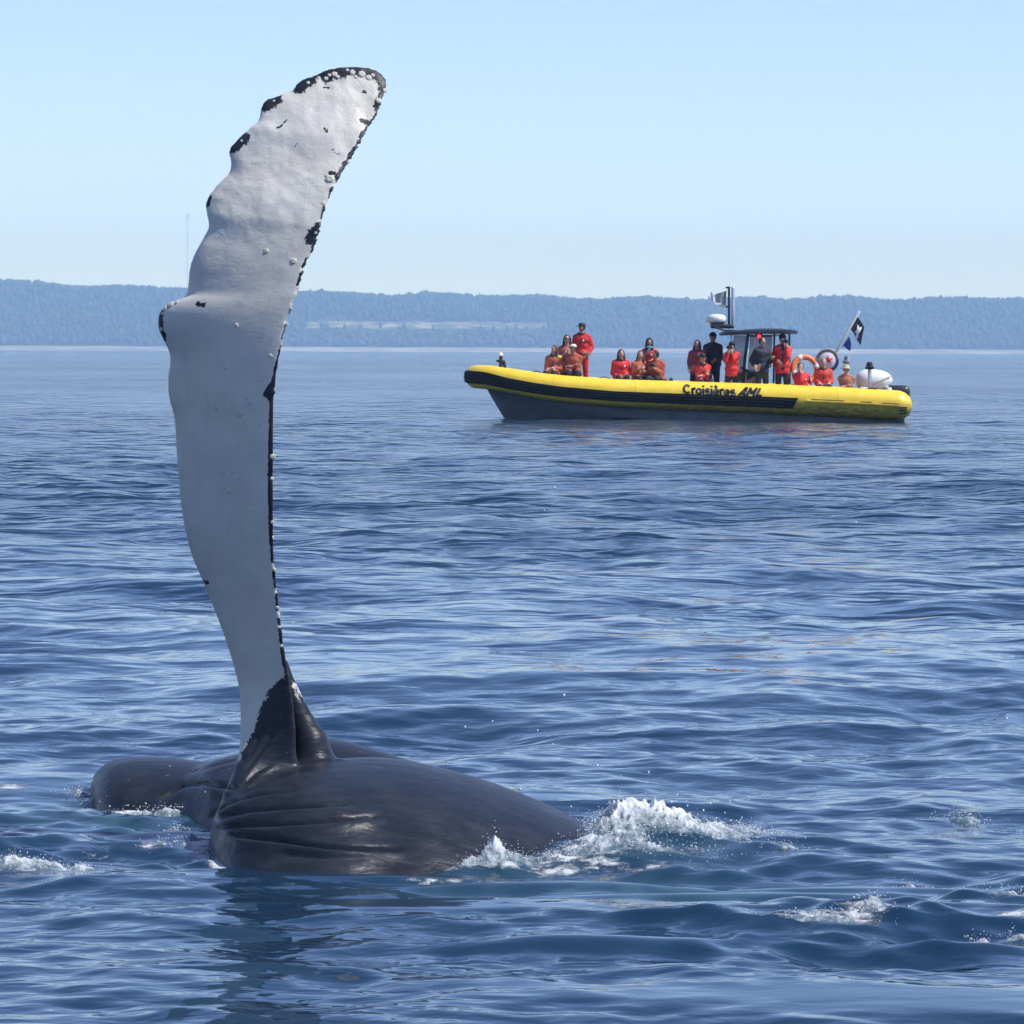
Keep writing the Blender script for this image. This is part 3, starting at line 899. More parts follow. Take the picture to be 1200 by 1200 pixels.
boat = empty('inflatable_boat', (5.0, BY, 0.0))
tag(boat, 'long yellow rigid inflatable tour boat carrying passengers in red and orange jackets', 'boat')

def build_boat():
    an = np.arange(36) / 36 * 2 * math.pi
    S = Soup()
    Rg = []
    n = len(FR)
    for e, (sc, dx) in enumerate(((.25, .40), (.62, .33), (.86, .20), (.97, .08))):
        c, nn, r = FR[0]
        Rg.append([tuple(c + Vector((dx, 0, 0)) + nn * (math.cos(a) * r * sc) + Vector((0, 0, math.sin(a) * r * sc))) for a in an])
    for i in range(n): Rg.append([tuple(on_tube(i, a)) for a in an])
    for e, (sc, dx) in enumerate(((.97, .08), (.86, .20), (.62, .33), (.25, .40))):
        c, nn, r = FR[-1]
        Rg.append([tuple(c + Vector((dx, 0, 0)) + nn * (math.cos(a) * r * sc) + Vector((0, 0, math.sin(a) * r * sc))) for a in an])
    tube = build(S_ := Soup_from(Rg), 'tube_collar', M['yellow'], boat)
    tube['label'] = 'bright yellow inflated collar'
    # seams of the air chambers
    for xi in (9.3, 6.9, 3.6, 1.2):
        i = min(range(n // 2), key=lambda q: abs(PATH[q][0] - xi))
        Rg = []
        for da, off in ((-0.03, 0.001), (-0.028, .006), (.028, .006), (.03, .001)):
            c, nn, r = FR[i]
            tg = Vector((1, 0, 0)) if abs(PATH[i][1]) > 1.3 else Vector((-nn.y, nn.x, 0))
            Rg.append([tuple(on_tube(i, a, off) + tg * da) for a in an])
        build(Soup_from(Rg), 'seam_tape', M['yellow'], tube)
    # black ribbed rubbing strake
    def strake(side):
        prof = []
        m = 17
        Rg = []
        idx = [i for i in range(n) if (PATH[i][0] < 8.2)]
        half = n // 2
        idx = [i for i in idx if (i <= half if side < 0 else i >= half)]
        for i in idx:
            x = PATH[i][0]
            up = np.interp(x, [-1.02, -.7, 0, 1.5, 3, 8.2], [32, 30, 15, 10, 9, 9.5]); lo = np.interp(x, [-1.02, -.7, 0, 1.5, 3, 8.2], [-34, -36, -41, -38, -34, -35])
            row = []
            for q in range(m):
                f = q / (m - 1); th = R(lo + (up - lo) * f)
                off = 0.030 + (0.016 if (q % 4) in (0, 3) else -0.004)
                if q in (0, m - 1): off = -0.006
                p = on_tube(i, th, off)
                if i == idx[0] and side < 0 or i == idx[-1] and side > 0: p = p + Vector((0.12 * (f - .5) * 1.6, 0, 0))
                row.append(tuple(p))
            row += [tuple(on_tube(i, R(lo + (up - lo) * f), -0.02)) for f in (.75, .5, .25)]
            Rg.append(row)
        o = build(Soup_from(Rg), 'rubbing_strake', M['black'], boat)
        o['label'] = 'black ribbed rubber strake'
        for f in (0.30, 0.55, 0.80):
            Rb = []
            for i in idx[2:-1]:
                x = PATH[i][0]
                up = np.interp(x, [-1.02, -.7, 0, 1.5, 3, 8.2], [32, 30, 15, 10, 9, 9.5]); lo = np.interp(x, [-1.02, -.7, 0, 1.5, 3, 8.2], [-34, -36, -41, -38, -34, -35])
                th = R(lo + (up - lo) * f)
                Rb.append([tuple(on_tube(i, th + R(a), o_)) for a, o_ in ((-1.0, .03), (-.7, .05), (.7, .05), (1.0, .03))])
            build(Soup_from(Rb), 'rib', M['rib'], o)
    strake(-1); strake(1)
    # moulded yellow ledge with brown inserts behind the strake
    for sgn in (0, 1):
        idx = [i for i in range(n) if PATH[i][0] >= 8.25]
        idx = [i for i in idx if (i < n // 2) == (sgn == 0)]
        Rg = [[tuple(on_tube(i, R(a), o_)) for a, o_ in ((-6, -.01), (-5, .035), (-1, .045), (3, .035), (4, -.01))] for i in idx]
        led = build(Soup_from(Rg), 'stern_ledge', M['yellow'], boat)
        for xa, xb in ((8.45, 9.62), (9.85, 10.38), (10.52, 11.05)):
            ii = [i for i in idx if xa <= PATH[i][0] <= xb]
            if len(ii) < 2: continue
            Rg = [[tuple(on_tube(i, R(a), o_)) for a, o_ in ((4.2, -.01), (4.6, .02), (7.4, .02), (7.8, -.01))] for i in ii]
            build(Soup_from(Rg), 'insert', M['brown'], led)
    # dark bands round the blunt tube ends
    for i, y in ((0, -1), (n - 1, 1)):
        c, nn, r = FR[i]
        for a0 in (-8, -20, -32):
            Rg = []
            for dx, sc in ((.02, 1.005), (.10, .965), (.19, .885), (.25, .80)):
                Rg.append([tuple(c + Vector((dx, 0, 0)) + nn * (math.cos(R(a)) * (r * sc + o_)) + Vector((0, 0, math.sin(R(a)) * (r * sc + o_)))) for a, o_ in ((a0 - 2.2, -.01), (a0 - 2, .018), (a0 + 2, .018), (a0 + 2.2, -.01))])
            build(Soup_from(Rg), 'end_band', M['black'], boat)
    # V hull
    Rg = []
    for x in np.concatenate([np.linspace(-0.78, 1.5, 22), np.linspace(1.9, 11.0, 24)]):
        yc = float(np.interp(x, [p[0] for p in PATH[:n // 2 + 1]][::-1], [-p[1] for p in PATH[:n // 2 + 1]][::-1]))
        zc = tz(x) - tr(x) * 0.55
        keel = float(np.interp(x, [-.78, -.6, -.42, -.2, 0.1, .5, 1.5, 4, 11], [.98, .66, .36, .0, -.28, -.42, -.55, -.6, -.55]))
        keel = min(keel, zc - .02)
        wy = max(yc - 0.08, .02)
        chine = min(zc, max(keel + 0.10, float(np.interp(x, [-.8, 0.5, 2.5, 5, 11], [.9, .42, .12, .0, -.08]))))
        cy_ = wy * float(np.interp(x, [-.8, 0, 1.5, 4, 11], [.15, .50, .80, .93, .95]))
        pts = [(-wy, zc), (-(wy * .55 + cy_ * .45), (zc + chine) / 2), (-cy_, chine), (-cy_ * .5, (chine * .6 + keel * .4) * .98), (0, keel), (cy_ * .5, (chine * .6 + keel * .4) * .98), (cy_, chine), (wy * .55 + cy_ * .45, (zc + chine) / 2), (wy, zc), (0, zc + .02)]
        Rg.append([(x, BY + a, b) for a, b in pts])
    build(Soup_from(Rg), 'hull', M['hull'], boat)['label'] = 'dark grey V-shaped hull under the collar'
    # deck, transom, step, benches
    S = Soup(); rbox(S, (6.2, BY, .58), (9.6, 2.15, .08), .02); build(S, 'deck', M['deck'], boat)
    S = Soup(); rbox(S, (10.85, BY, .50), (.14, 2.1, .95), .04); build(S, 'transom', M['white'], boat)
    S = Soup(); rbox(S, (1.75, BY + .1, .79), (1.5, 1.5, .36), .05); build(S, 'bow_step', M['deck'], boat)
    for bx in (0.75, 1.75, 2.9, 3.7, 4.25, 5.4):
        b = Soup(); rbox(b, (bx + .05, BY - .42, .82), (.62, 1.1, .40), .06)
        bo = build(b, 'bench', M['dark'], boat)
        b = Soup(); rbox(b, (bx + .34, BY - .42, 1.08), (.09, 1.05, .30), .04); build(b, 'backrest', M['dark'], bo)
    for bx in (8.45, 9.05, 9.75):
        b = Soup(); rbox(b, (bx, BY - .62, .68), (.50, .60, .16), .05); build(b, 'bench', M['dark'], boat)
    # console, screen and roof
    S = Soup(); rbox(S, (6.78, BY, 1.02), (.62, 1.0, .82), .06); con = build(S, 'console', M['mauve'], boat)
    S = Soup(); lathe(S, (7.16, BY - .05, 1.33), (1, 0, .3), ((-.015, .17), (-.02, .19), (0, .21), (.02, .19), (.015, .17))); build(S, 'steering_wheel', M['dark'], con)
    xz = lambda x, y, dy=0.0: P(x, y, BY + dy)
    S = Soup()
    Rg = []
    for q, (zo, ins) in enumerate(((0, .05), (.02, .0), (.08, .0), (.115, .10), (.135, .35))):
        pts = []
        for a in np.arange(40) / 40 * 2 * math.pi:
            ca, sa = math.cos(a), math.sin(a)
            ex = math.copysign(abs(ca) ** .45, ca); ey = math.copysign(abs(sa) ** .45, sa)
            X = 7.14 + ex * (1.13 - ins); Yq = BY + ey * (.95 - ins)
            pts.append((X, Yq, 2.53 + zo - .05 * (ex - .1) ** 2 * 1.0 + .02 * ex))
        Rg.append(pts)
    roof = build(Soup_from(Rg), 'roof', M['canopy'], boat)
    roof['label'] = 'dark low-domed roof over the console'
    for sy in (-.5, .5):
        S = Soup(); pipe(S, [P(925, 392, BY + sy), P(925.5, 448, BY + sy)], .030); build(S, 'post', M['dark'], boat)
        S = Soup(); pipe(S, [P(907.5, 391, BY + sy), P(906.5, 448, BY + sy)], .030); build(S, 'post', M['dark'], boat)
        S = Soup(); pipe(S, [P(877, 391, BY + sy), P(873, 420, BY + sy), P(871, 448, BY + sy)], .045); build(S, 'post', M['dark'], boat)
        S = Soup(); pipe(S, [P(858, 391, BY + sy), P(852, 420, BY + sy), P(850, 448, BY + sy)], .028); build(S, 'post', M['alu'], boat)
        S = Soup(); pipe(S, [P(872, 388, BY + sy), P(850, 387.5, BY + sy), P(838, 383.5, BY + sy)], .030); build(S, 'roof_rail', M['dark'], boat)
        S = Soup(); pipe(S, [P(905, 393, BY + sy), P(916, 393, BY + sy), P(927, 388, BY + sy)], .022); build(S, 'roof_rail', M['alu'], boat)
    S = Soup(); pipe(S, [P(838, 383.5, BY - .5), P(838, 383.5, BY + .5)], .03); build(S, 'roof_rail', M['dark'], boat)
    # clear screens
    def pane(pts, name='screen', mat='screen', th=.012, parent=boat):
        p = [Vector(q) for q in pts]
        nn = (p[1] - p[0]).cross(p[2] - p[0]).normalized() * th
        S = Soup(); S.rings([[tuple(q) for q in p], [tuple(q + nn) for q in p]]); return build(S, name, M[mat], parent, False)
    pane([P(879, 393, BY - .50), P(905, 393, BY - .50), P(904, 430, BY - .50), P(875, 446, BY - .50)])
    pane([P(860, 393, BY - .50), P(876, 393, BY - .50), P(870, 446, BY - .50), P(852, 446, BY - .50)])
    S = Soup(); pipe(S, [P(879, 393.5, BY - .53), P(904, 393.5, BY - .53)], .03); build(S, 'screen_frame', M['dark'], boat)
    S = Soup(); pipe(S, [P(869, 431, BY - .56), P(880, 437, BY - .56), P(886, 438, BY - .56)], .035); build(S, 'grab_rail', M['dark'], boat)
    S = Soup(); S.ellipsoid(P(889.5, 394, BY - .62), (.055, .05, .055)); build(S, 'signal_lamp', M['lamp'], boat)
    S = Soup(); rbox(S, P(889, 391.2, BY - .58), (.2, .1, .06), .02); build(S, 'lamp_housing', M['dark'], boat)
    # mast with radar
    S = Soup(); rbox(S, P(846, 382.5, BY), (.66, .7, .12), .04); plat = build(S, 'radar_platform', M['dark'], boat)
    S = Soup(); rbox(S, P(840.5, 379, BY), (.40, .40, .10), .03); build(S, 'radar_base', M['dark'], plat)
    c0 = P(839.5, 377.4, BY)
    S = Soup(); lathe(S, c0, (0, 0, 1), ((-.02, .24), (0, .285), (.03, .305), (.09, .305), (.15, .29), (.20, .24), (.225, .17), (.235, .08))); rd = build(S, 'radar_dome', M['white'], boat); rd['label'] = 'white round radar dome'
    S = Soup(); pipe(S, [P(859, 383, BY - .05), P(859, 338, BY - .05)], .052, 14); build(S, 'mast', M['alu'], boat)['label'] = 'pale grey mast tube'
    S = Soup(); pipe(S, [P(854.3, 384, BY - .1), P(854.3, 337, BY - .1)], .036, 12); pipe(S, [P(851.5, 337, BY - .1), P(855, 337, BY - .1)], .03, 10); build(S, 'mast', M['dark'], boat)['label'] = 'dark thin mast tube'
    S = Soup(); pipe(S, [P(855, 359, BY - .1), P(848, 360, BY - .1)], .03, 10); build(S, 'mast_bracket', M['dark'], boat)
    # bow post and stern lamp, side stanchion
    S = Soup(); pipe(S, [P(586.5, 431, BY), P(587, 417, BY)], .055, 12); pipe(S, [P(583, 423, BY), P(590, 424, BY)], .04, 10); bp = build(S, 'bow_post', M['dark'], boat)
    S = Soup(); pipe(S, [P(590.5, 424, BY), P(591.5, 431, BY)], .05, 10); build(S, 'cleat', M['dark'], bp)
    S = Soup(); lathe(S, P(586.5, 417.5, BY), (0, 0, 1), ((0, .04), (.02, .07), (.07, .07), (.10, .045), (.11, .015))); build(S, 'bow_light', M['white'], bp)
    S = Soup(); pipe(S, [P(992, 450, BY + .5), P(992, 426, BY + .5)], .035); lp = build(S, 'light_post', M['alu'], boat)
    S = Soup(); lathe(S, P(992, 426.5, BY + .5), (0, 0, 1), ((0, .10), (.03, .12), (.09, .12), (.10, .07), (.16, .075), (.22, .06), (.24, .02))); build(S, 'stern_light', M['greycloth'], lp)
    S = Soup(); pipe(S, [P(1019, 455.5, BY - 1.42), P(1019, 432, BY - 1.42)], .055, 12); sp = build(S, 'stanchion', M['alu'], boat)
    S = Soup(); lathe(S, P(1019, 433, BY - 1.42), (0, 0, 1), ((0, .05), (.01, .12), (.07, .14), (.10, .09), (.14, .10), (.22, .06))); build(S, 'stanchion_cap', M['dark'], sp)
    S = Soup(); rbox(S, P(1022, 455.6, BY - 1.42), (.26, .16, .06), .02); build(S, 'stanchion_foot', M['dark'], sp)
    S = Soup(); rbox(S, P(1013, 455, BY - 1.40), (.26, .14, .07), .03); build(S, 'cleat', M['white'], boat)
    # grab line of small loops on the collar top
    for xi in np.arange(0.6, 8.0, 0.9):
        i = min(range(n // 2), key=lambda q: abs(PATH[q][0] - xi))
        a, b, m_ = on_tube(i, R(98), .0), on_tube(max(i - 2, 0), R(98), .0), on_tube(max(i - 1, 0), R(98), .045)
        S = Soup(); pipe(S, [a, m_, b], .014, 6); build(S, 'grab_loop', M['black'], boat)
    # outboard engines at the stern
    for ex in (-.42, .42):
        S = Soup(); rbox(S, (11.18, BY + ex, .78), (.62, .46, .50), .14); eo = build(S, 'outboard_engine', M['dark'], boat)
        S = Soup(); rbox(S, (11.22, BY + ex, .16), (.24, .16, .95), .05); build(S, 'engine_leg', M['dark'], eo)
    # lettering laid on the near collar, drawn with broad strokes
    def arc(cx, cy, rx, ry, a0, a1, m=12):
        return [(cx + rx * math.cos(R(a)), cy + ry * math.sin(R(a))) for a in np.linspace(a0, a1, m)]
    GL = {   # strokes in units of the capital height; the last number is the advance
        'C': ([arc(.43, .5, .34, .42, 48, 312, 16)], .90), 'r': ([[(.10, 0), (.10, .62)], arc(.34, .36, .24, .25, 170, 75, 6)], .46),
        'o': ([arc(.33, .31, .24, .27, 0, 360, 18)], .70), 'i': ([[(.10, 0), (.10, .62)], [(.10, .86), (.10, .93)]], .29),
        's': ([arc(.27, .455, .18, .15, 30, 240, 9) + arc(.27, .155, .19, .155, 80, -150, 10)], .59),
        'e': ([[(.09, .33), (.55, .33)] + arc(.32, .31, .24, .27, 4, 315, 16)], .67), 'è': ([[(.09, .33), (.55, .33)] + arc(.32, .31, .24, .27, 4, 315, 16), [(.20, .98), (.36, .80)]], .67),
        'A': ([[(.02, .05), (.50, .95), (.62, .95), (.66, .05)], [(.22, .30), (.64, .30)]], .86), 'M': ([[(.08, .05), (.16, .95), (.50, .35), (.84, .95), (.82, .05)]], 1.06), 'L': ([[(.14, .95), (.10, .09), (.60, .09)]], .70)}
    def lettering(txt, x0, x1, yb0, yb1, cap_px, hw, shear=0.0, name='letter'):
        total = sum(GL[ch][1] for ch in txt) - .08
        pen = 0.0
        def place(gx, gy, off):
            gx = gx + shear * gy
            f = gx / (total + shear)
            px = x0 + (x1 - x0) * f; py = yb0 + (yb1 - yb0) * f - gy * cap_px
            p = P(px, py, BY - 1.42 - .30)
            X = p.x
            th = math.asin(max(-.98, min(.98, (p.z - tz(X)) / tr(X))))
            r = tr(X) + off
            return (X, BY - 1.42 - math.cos(th) * r, tz(X) + math.sin(th) * r)
        for ch in txt:
            Q = Soup(); lay = 0
            for st in GL[ch][0]:
                pts = [np.array(p_) for p_ in st]
                fine = []
                for a_, b_ in zip(pts[:-1], pts[1:]):
                    m_ = max(1, int(np.linalg.norm(b_ - a_) / .14))
                    fine += [(a_ + (b_ - a_) * q / m_, a_ + (b_ - a_) * (q + 1) / m_) for q in range(m_)]
                for a_, b_ in fine:
                    d = b_ - a_; L = max(np.linalg.norm(d), 1e-6); d = d / L; nn = np.array([-d[1], d[0]]) * hw
                    cs = [a_ + nn - d * hw * .35, a_ - nn - d * hw * .35, b_ - nn + d * hw * .35, b_ + nn + d * hw * .35]
                    off = .012 + .0005 * lay; lay += 1
                    Q.rings([[place(pen + c_[0], c_[1], -.01) for c_ in cs], [place(pen + c_[0], c_[1], off) for c_ in cs]])
            build(Q, name, M['ink'], boat, False)
            pen += GL[ch][1]
    lettering('Croisières', 800.5, 861.5, 460.9, 463.4, 10.2, .108)
    lettering('AML', 865, 896, 463.6, 464.6, 9.4, .135, .38)
def Soup_from(Rg):
    S = Soup(); S.rings(Rg); return S
build_boat()

# ------------------------------------------------------------------ things aboard
def flagcloth(corners, nu=12, nv=8, wave=.05, ph=0.0):
    """rippled cloth with thickness; corners: top inner, top outer, bottom outer, bottom inner"""
    a, b, c, d = (np.array(q, float) for q in corners)
    F = []
    for side in (0, .006):
        for j in range(nv):
            for i in range(nu):
                u, v = i / (nu - 1), j / (nv - 1)
                p = (a * (1 - u) + b * u) * (1 - v) + (d * (1 - u) + c * u) * v
                p = p + np.array([0, 1, 0]) * (wave * math.sin(u * 7 + v * 2.5 + ph) * (0.25 + u) + side) + np.array([0, 0, wave * .35 * math.sin(u * 5 + ph)])
                F.append(p)
    f1 = grid_faces(nv, nu); f2 = grid_faces(nv, nu)[:, ::-1] + nu * nv
    rim = []
    loop = [i for i in range(nu)] + [j * nu + nu - 1 for j in range(1, nv)] + [(nv - 1) * nu + i for i in range(nu - 2, -1, -1)] + [j * nu for j in range(nv - 2, 0, -1)]
    for p, q in zip(loop, loop[1:] + loop[:1]): rim.append((p, p + nu * nv, q + nu * nv, q))
    return mesh_np('cloth', F, np.concatenate([f1, f2, np.array(rim)]))

base = P(978, 418, BY + .3)
fp = empty('flagpole', base)
tag(fp, 'slanting white flagpole with dark flag and blue pennant at the stern of the boat', 'flagpole')
S = Soup(); S.capsule(P(976, 419, BY + .3), P(1006.5, 366, BY + .3), .042, .036, 12); build(S, 'pole', M['white'], fp)
q = lambda x, y: P(x, y, BY + .3)
fo = build(flagcloth([q(1004.5, 371), q(1013, 383), q(1008.5, 404), q(996.5, 385.5)], wave=.05), 'flag', M['navy'], fp)
fo['label'] = 'navy flag with a pale emblem'
Rg = []
em = [(1005, 380), (1007.5, 384), (1010, 383), (1008.5, 388), (1006, 391), (1005.5, 396), (1003, 397), (1003.5, 391), (1001.5, 389), (1004, 386)]
for dy in (-.10, -.085): Rg.append([tuple(P(x, y, BY + .3 + dy)) for x, y in em])
build(Soup_from(Rg), 'emblem', M['cloth'], fo, False)
build(flagcloth([q(995, 394.5), q(997.5, 402), q(996.5, 411), q(987.5, 405.5)], wave=.04, ph=1.3), 'pennant', M['blue'], fp)['label'] = 'small blue pennant'

bg_ = empty('signal_flag', P(852, 360, BY - .1))
tag(bg_, 'small white and grey flag flying from the mast above the radar dome', 'flag')
build(flagcloth([P(834.5, 347, BY - .1), P(851.5, 340, BY - .1), P(850.5, 357, BY - .1), P(839, 356, BY - .1)], wave=.035), 'cloth', M['greycloth'], bg_)
build(flagcloth([P(832.5, 340.5, BY - .14), P(835.5, 345, BY - .14), P(840.5, 356, BY - .14), P(833.5, 352, BY - .14)], wave=.02), 'hoist_band', M['cloth'], bg_)
build(flagcloth([P(838, 354.5, BY - .16), P(851, 357.5, BY - .16), P(849.5, 361, BY - .16), P(836, 355.5, BY - .16)], wave=.02), 'lower_band', M['cloth'], bg_)

def lifebuoy():
    c = P(943.5, 432.5, BY - .15)
    root = empty('lifebuoy', c)
    tag(root, 'orange lifebuoy ring with pale bands beside the round white sign', 'lifebuoy')
    tilt = Matrix.Rotation(R(-14), 3, 'X') @ Matrix.Rotation(R(14), 3, 'Z')
    def arc(a0, a1, rr, n):
        Rg = []
        for a in np.linspace(a0, a1, n):
            cc = Vector((math.cos(a) * .36, 0, math.sin(a) * .36)); dr = cc.normalized()
            Rg.append([tuple(c + tilt @ (cc + dr * math.cos(t) * rr + Vector((0, 1, 0)) * math.sin(t) * rr * .75)) for t in np.arange(12) / 12 * 2 * math.pi])
        return Soup_from(Rg)
    build(arc(0, 2 * math.pi - .001, .085, 48), 'ring', M['orange'], root)
    for a in (R(112), R(20), R(200), R(290)): build(arc(a - .14, a + .14, .090, 6), 'band', M['cloth'], root)
lifebuoy()

def round_sign():
    c = P(969.5, 422.5, BY - .05)
    root = empty('round_sign', c)
    tag(root, 'round white sign with red star mark and dark lettered rim', 'sign')
    S = Soup(); lathe(S, c, (0, -1, 0), ((-.05, .30), (-.04, .335), (0, .345), (.02, .335), (.022, .25)), 40); build(S, 'rim', plain('rim_tan', (0.42, 0.38, 0.30), .5, .25, 7), root)
    S = Soup(); lathe(S, c, (0, -1, 0), ((.0, .235), (.028, .235), (.034, .228)), 36); build(S, 'disc', M['white'], root)
    st = []
    for i in range(10):
        a = R(90 + 36 * i); rr = .155 if i % 2 == 0 else .065
        st.append((c.x + .015 + math.cos(a) * rr * 1.1, c.z + .02 + math.sin(a) * rr * .9))
    build(Soup_from([[(x, c.y - .030, z) for x, z in st], [(x, c.y - .042, z) for x, z in st]]), 'star', M['red'], root, False)
    for i in range(13):                     # the rim's letters are too small to read: dark strokes
        a = R(20 + 11.5 * i); w = R(3.0)
        pts = [(.26, -w), (.325, -w * .8), (.325, w * .8), (.26, w)]
        build(Soup_from([[(c.x + math.cos(a + t) * r_, c.y - .018, c.z + math.sin(a + t) * r_) for r_, t in pts], [(c.x + math.cos(a + t) * r_, c.y - .030, c.z + math.sin(a + t) * r_) for r_, t in pts]]), 'letter', M['ink'], root, False)
    ar = np.linspace(R(-60), R(10), 8)
    build(Soup_from([[(c.x + math.cos(a) * r_, c.y - dy, c.z + math.sin(a) * r_) for r_, dy in ((.255, .018), (.255, .029), (.338, .029), (.338, .018))] for a in ar]), 'blue_arc', M['blue'], root, False)
round_sign()

def canister():
    c = P(1024, 445, BY - .2)
    root = empty('life_raft_canister', (c.x, c.y, c.z - .34))
    tag(root, 'big white rounded canister lashed at the stern of the boat', 'canister')
    Rg = []
    for t in np.linspace(-1, 1, 22):
        w = max(1e-3, (1 - abs(t) ** 2.6)) ** .5
        w *= .90 + .10 * (-t)
        Rg.append([(c.x + t * .55, c.y + math.cos(a) * .40 * w, c.z - .02 + math.sin(a) * .36 * w) for a in np.arange(28) / 28 * 2 * math.pi])
    build(Soup_from(Rg), 'shell', M['white'], root)
    S = Soup(); pipe(S, [(c.x - .30, c.y - .38, c.z - .28), (c.x + .05, c.y - .42, c.z - .08), (c.x + .46, c.y - .23, c.z + .10)], .016, 8); build(S, 'lashing', M['greycloth'], root)
    Rg = [[(c.x + t, c.y + math.cos(a) * .405, c.z - .02 + math.sin(a) * .365) for a in np.arange(28) / 28 * 2 * math.pi] for t in (-.13, -.125, -.095, -.09)]
    build(Soup_from(Rg), 'strap', M['greycloth'], root)
    S = Soup(); rbox(S, (c.x, c.y, c.z - .36), (.9, .6, .12), .03); build(S, 'cradle', M['alu'], root)
canister()

# ------------------------------------------------------------------ people aboard
SK = [plain('skin_fair', (0.50, 0.30, 0.21), .55, .1, 12), plain('skin_tan', (0.38, 0.21, 0.13), .55, .1, 12)]
HAIR = {'dark': plain('hair_dark', (0.018, 0.013, 0.010), .5, .3, 30), 'brown': plain('hair_brown', (0.07, 0.035, 0.02), .5, .3, 30), 'grey': plain('hair_grey', (0.25, 0.23, 0.21), .6, .2, 30), 'black': plain('knit_black', (0.012, 0.012, 0.015), .85, .3, 40)}
JK = {'red': (0.74, 0.026, 0.022), 'orange': (0.50, 0.105, 0.04), 'scarlet': (0.68, 0.055, 0.022), 'maroon': (0.26, 0.035, 0.035), 'navy': (0.012, 0.016, 0.030), 'black': (0.018, 0.014, 0.015), 'tan': (0.45, 0.19, 0.11), 'rose': (0.42, 0.10, 0.08)}
JM = {}
for nme, c_ in JK.items():
    k = NT('jacket_' + nme)
    cc = k.coord()
    f = k.noise(7.0, 4, .6, cc)
    k.set(Base_Color=k.mix(k.rng(f, .3, .7), tuple(v * .78 for v in c_), tuple(min(1, v * 1.15) for v in c_)), Roughness=.62)
    k.l(k.bump(k.noise(14.0, 4, .6, cc, .6), 0.035), k.b.inputs['Normal'])
    JM[nme] = k.m
M['trouser'] = plain('trousers_dark', (0.022, 0.022, 0.028), .8, .3, 8)
M['strap'] = plain('black_strap', (0.012, 0.012, 0.013), .6, .3, 8)
M['teal'] = plain('teal_scarf', (0.10, 0.38, 0.36), .8, .2, 9)
M['lime'] = plain('lime_sunlight', (0.62, 0.68, 0.06), .7, .15, 9)  # colour standing in for sunlight on a shoulder
M['hatwhite'] = plain('cap_white', (0.80, 0.80, 0.78), .7, .05, 9)
M['straw'] = plain('hat_straw', (0.52, 0.44, 0.30), .8, .2, 20)
M['glass'] = plain('dark_lens', (0.008, 0.008, 0.010), .12, .2, 9)
M['face_line'] = plain('lip', (0.28, 0.09, 0.07), .6, .15, 20)

def ik(sh, hd, l1, l2, pole):
    """elbow position of a two-bone arm"""
    sh, hd = Vector(sh), Vector(hd)
    d = hd - sh; L = min(d.length, (l1 + l2) * .995); d.normalize()
    hd = sh + d * L
    a = (l1 * l1 - l2 * l2 + L * L) / (2 * L)
    h = math.sqrt(max(l1 * l1 - a * a, 0))
    pv = Vector(pole); pv = pv - d * pv.dot(d)
    if pv.length < 1e-4: pv = Vector((0, 1, 0))
    return sh + d * a + pv.normalized() * h, hd

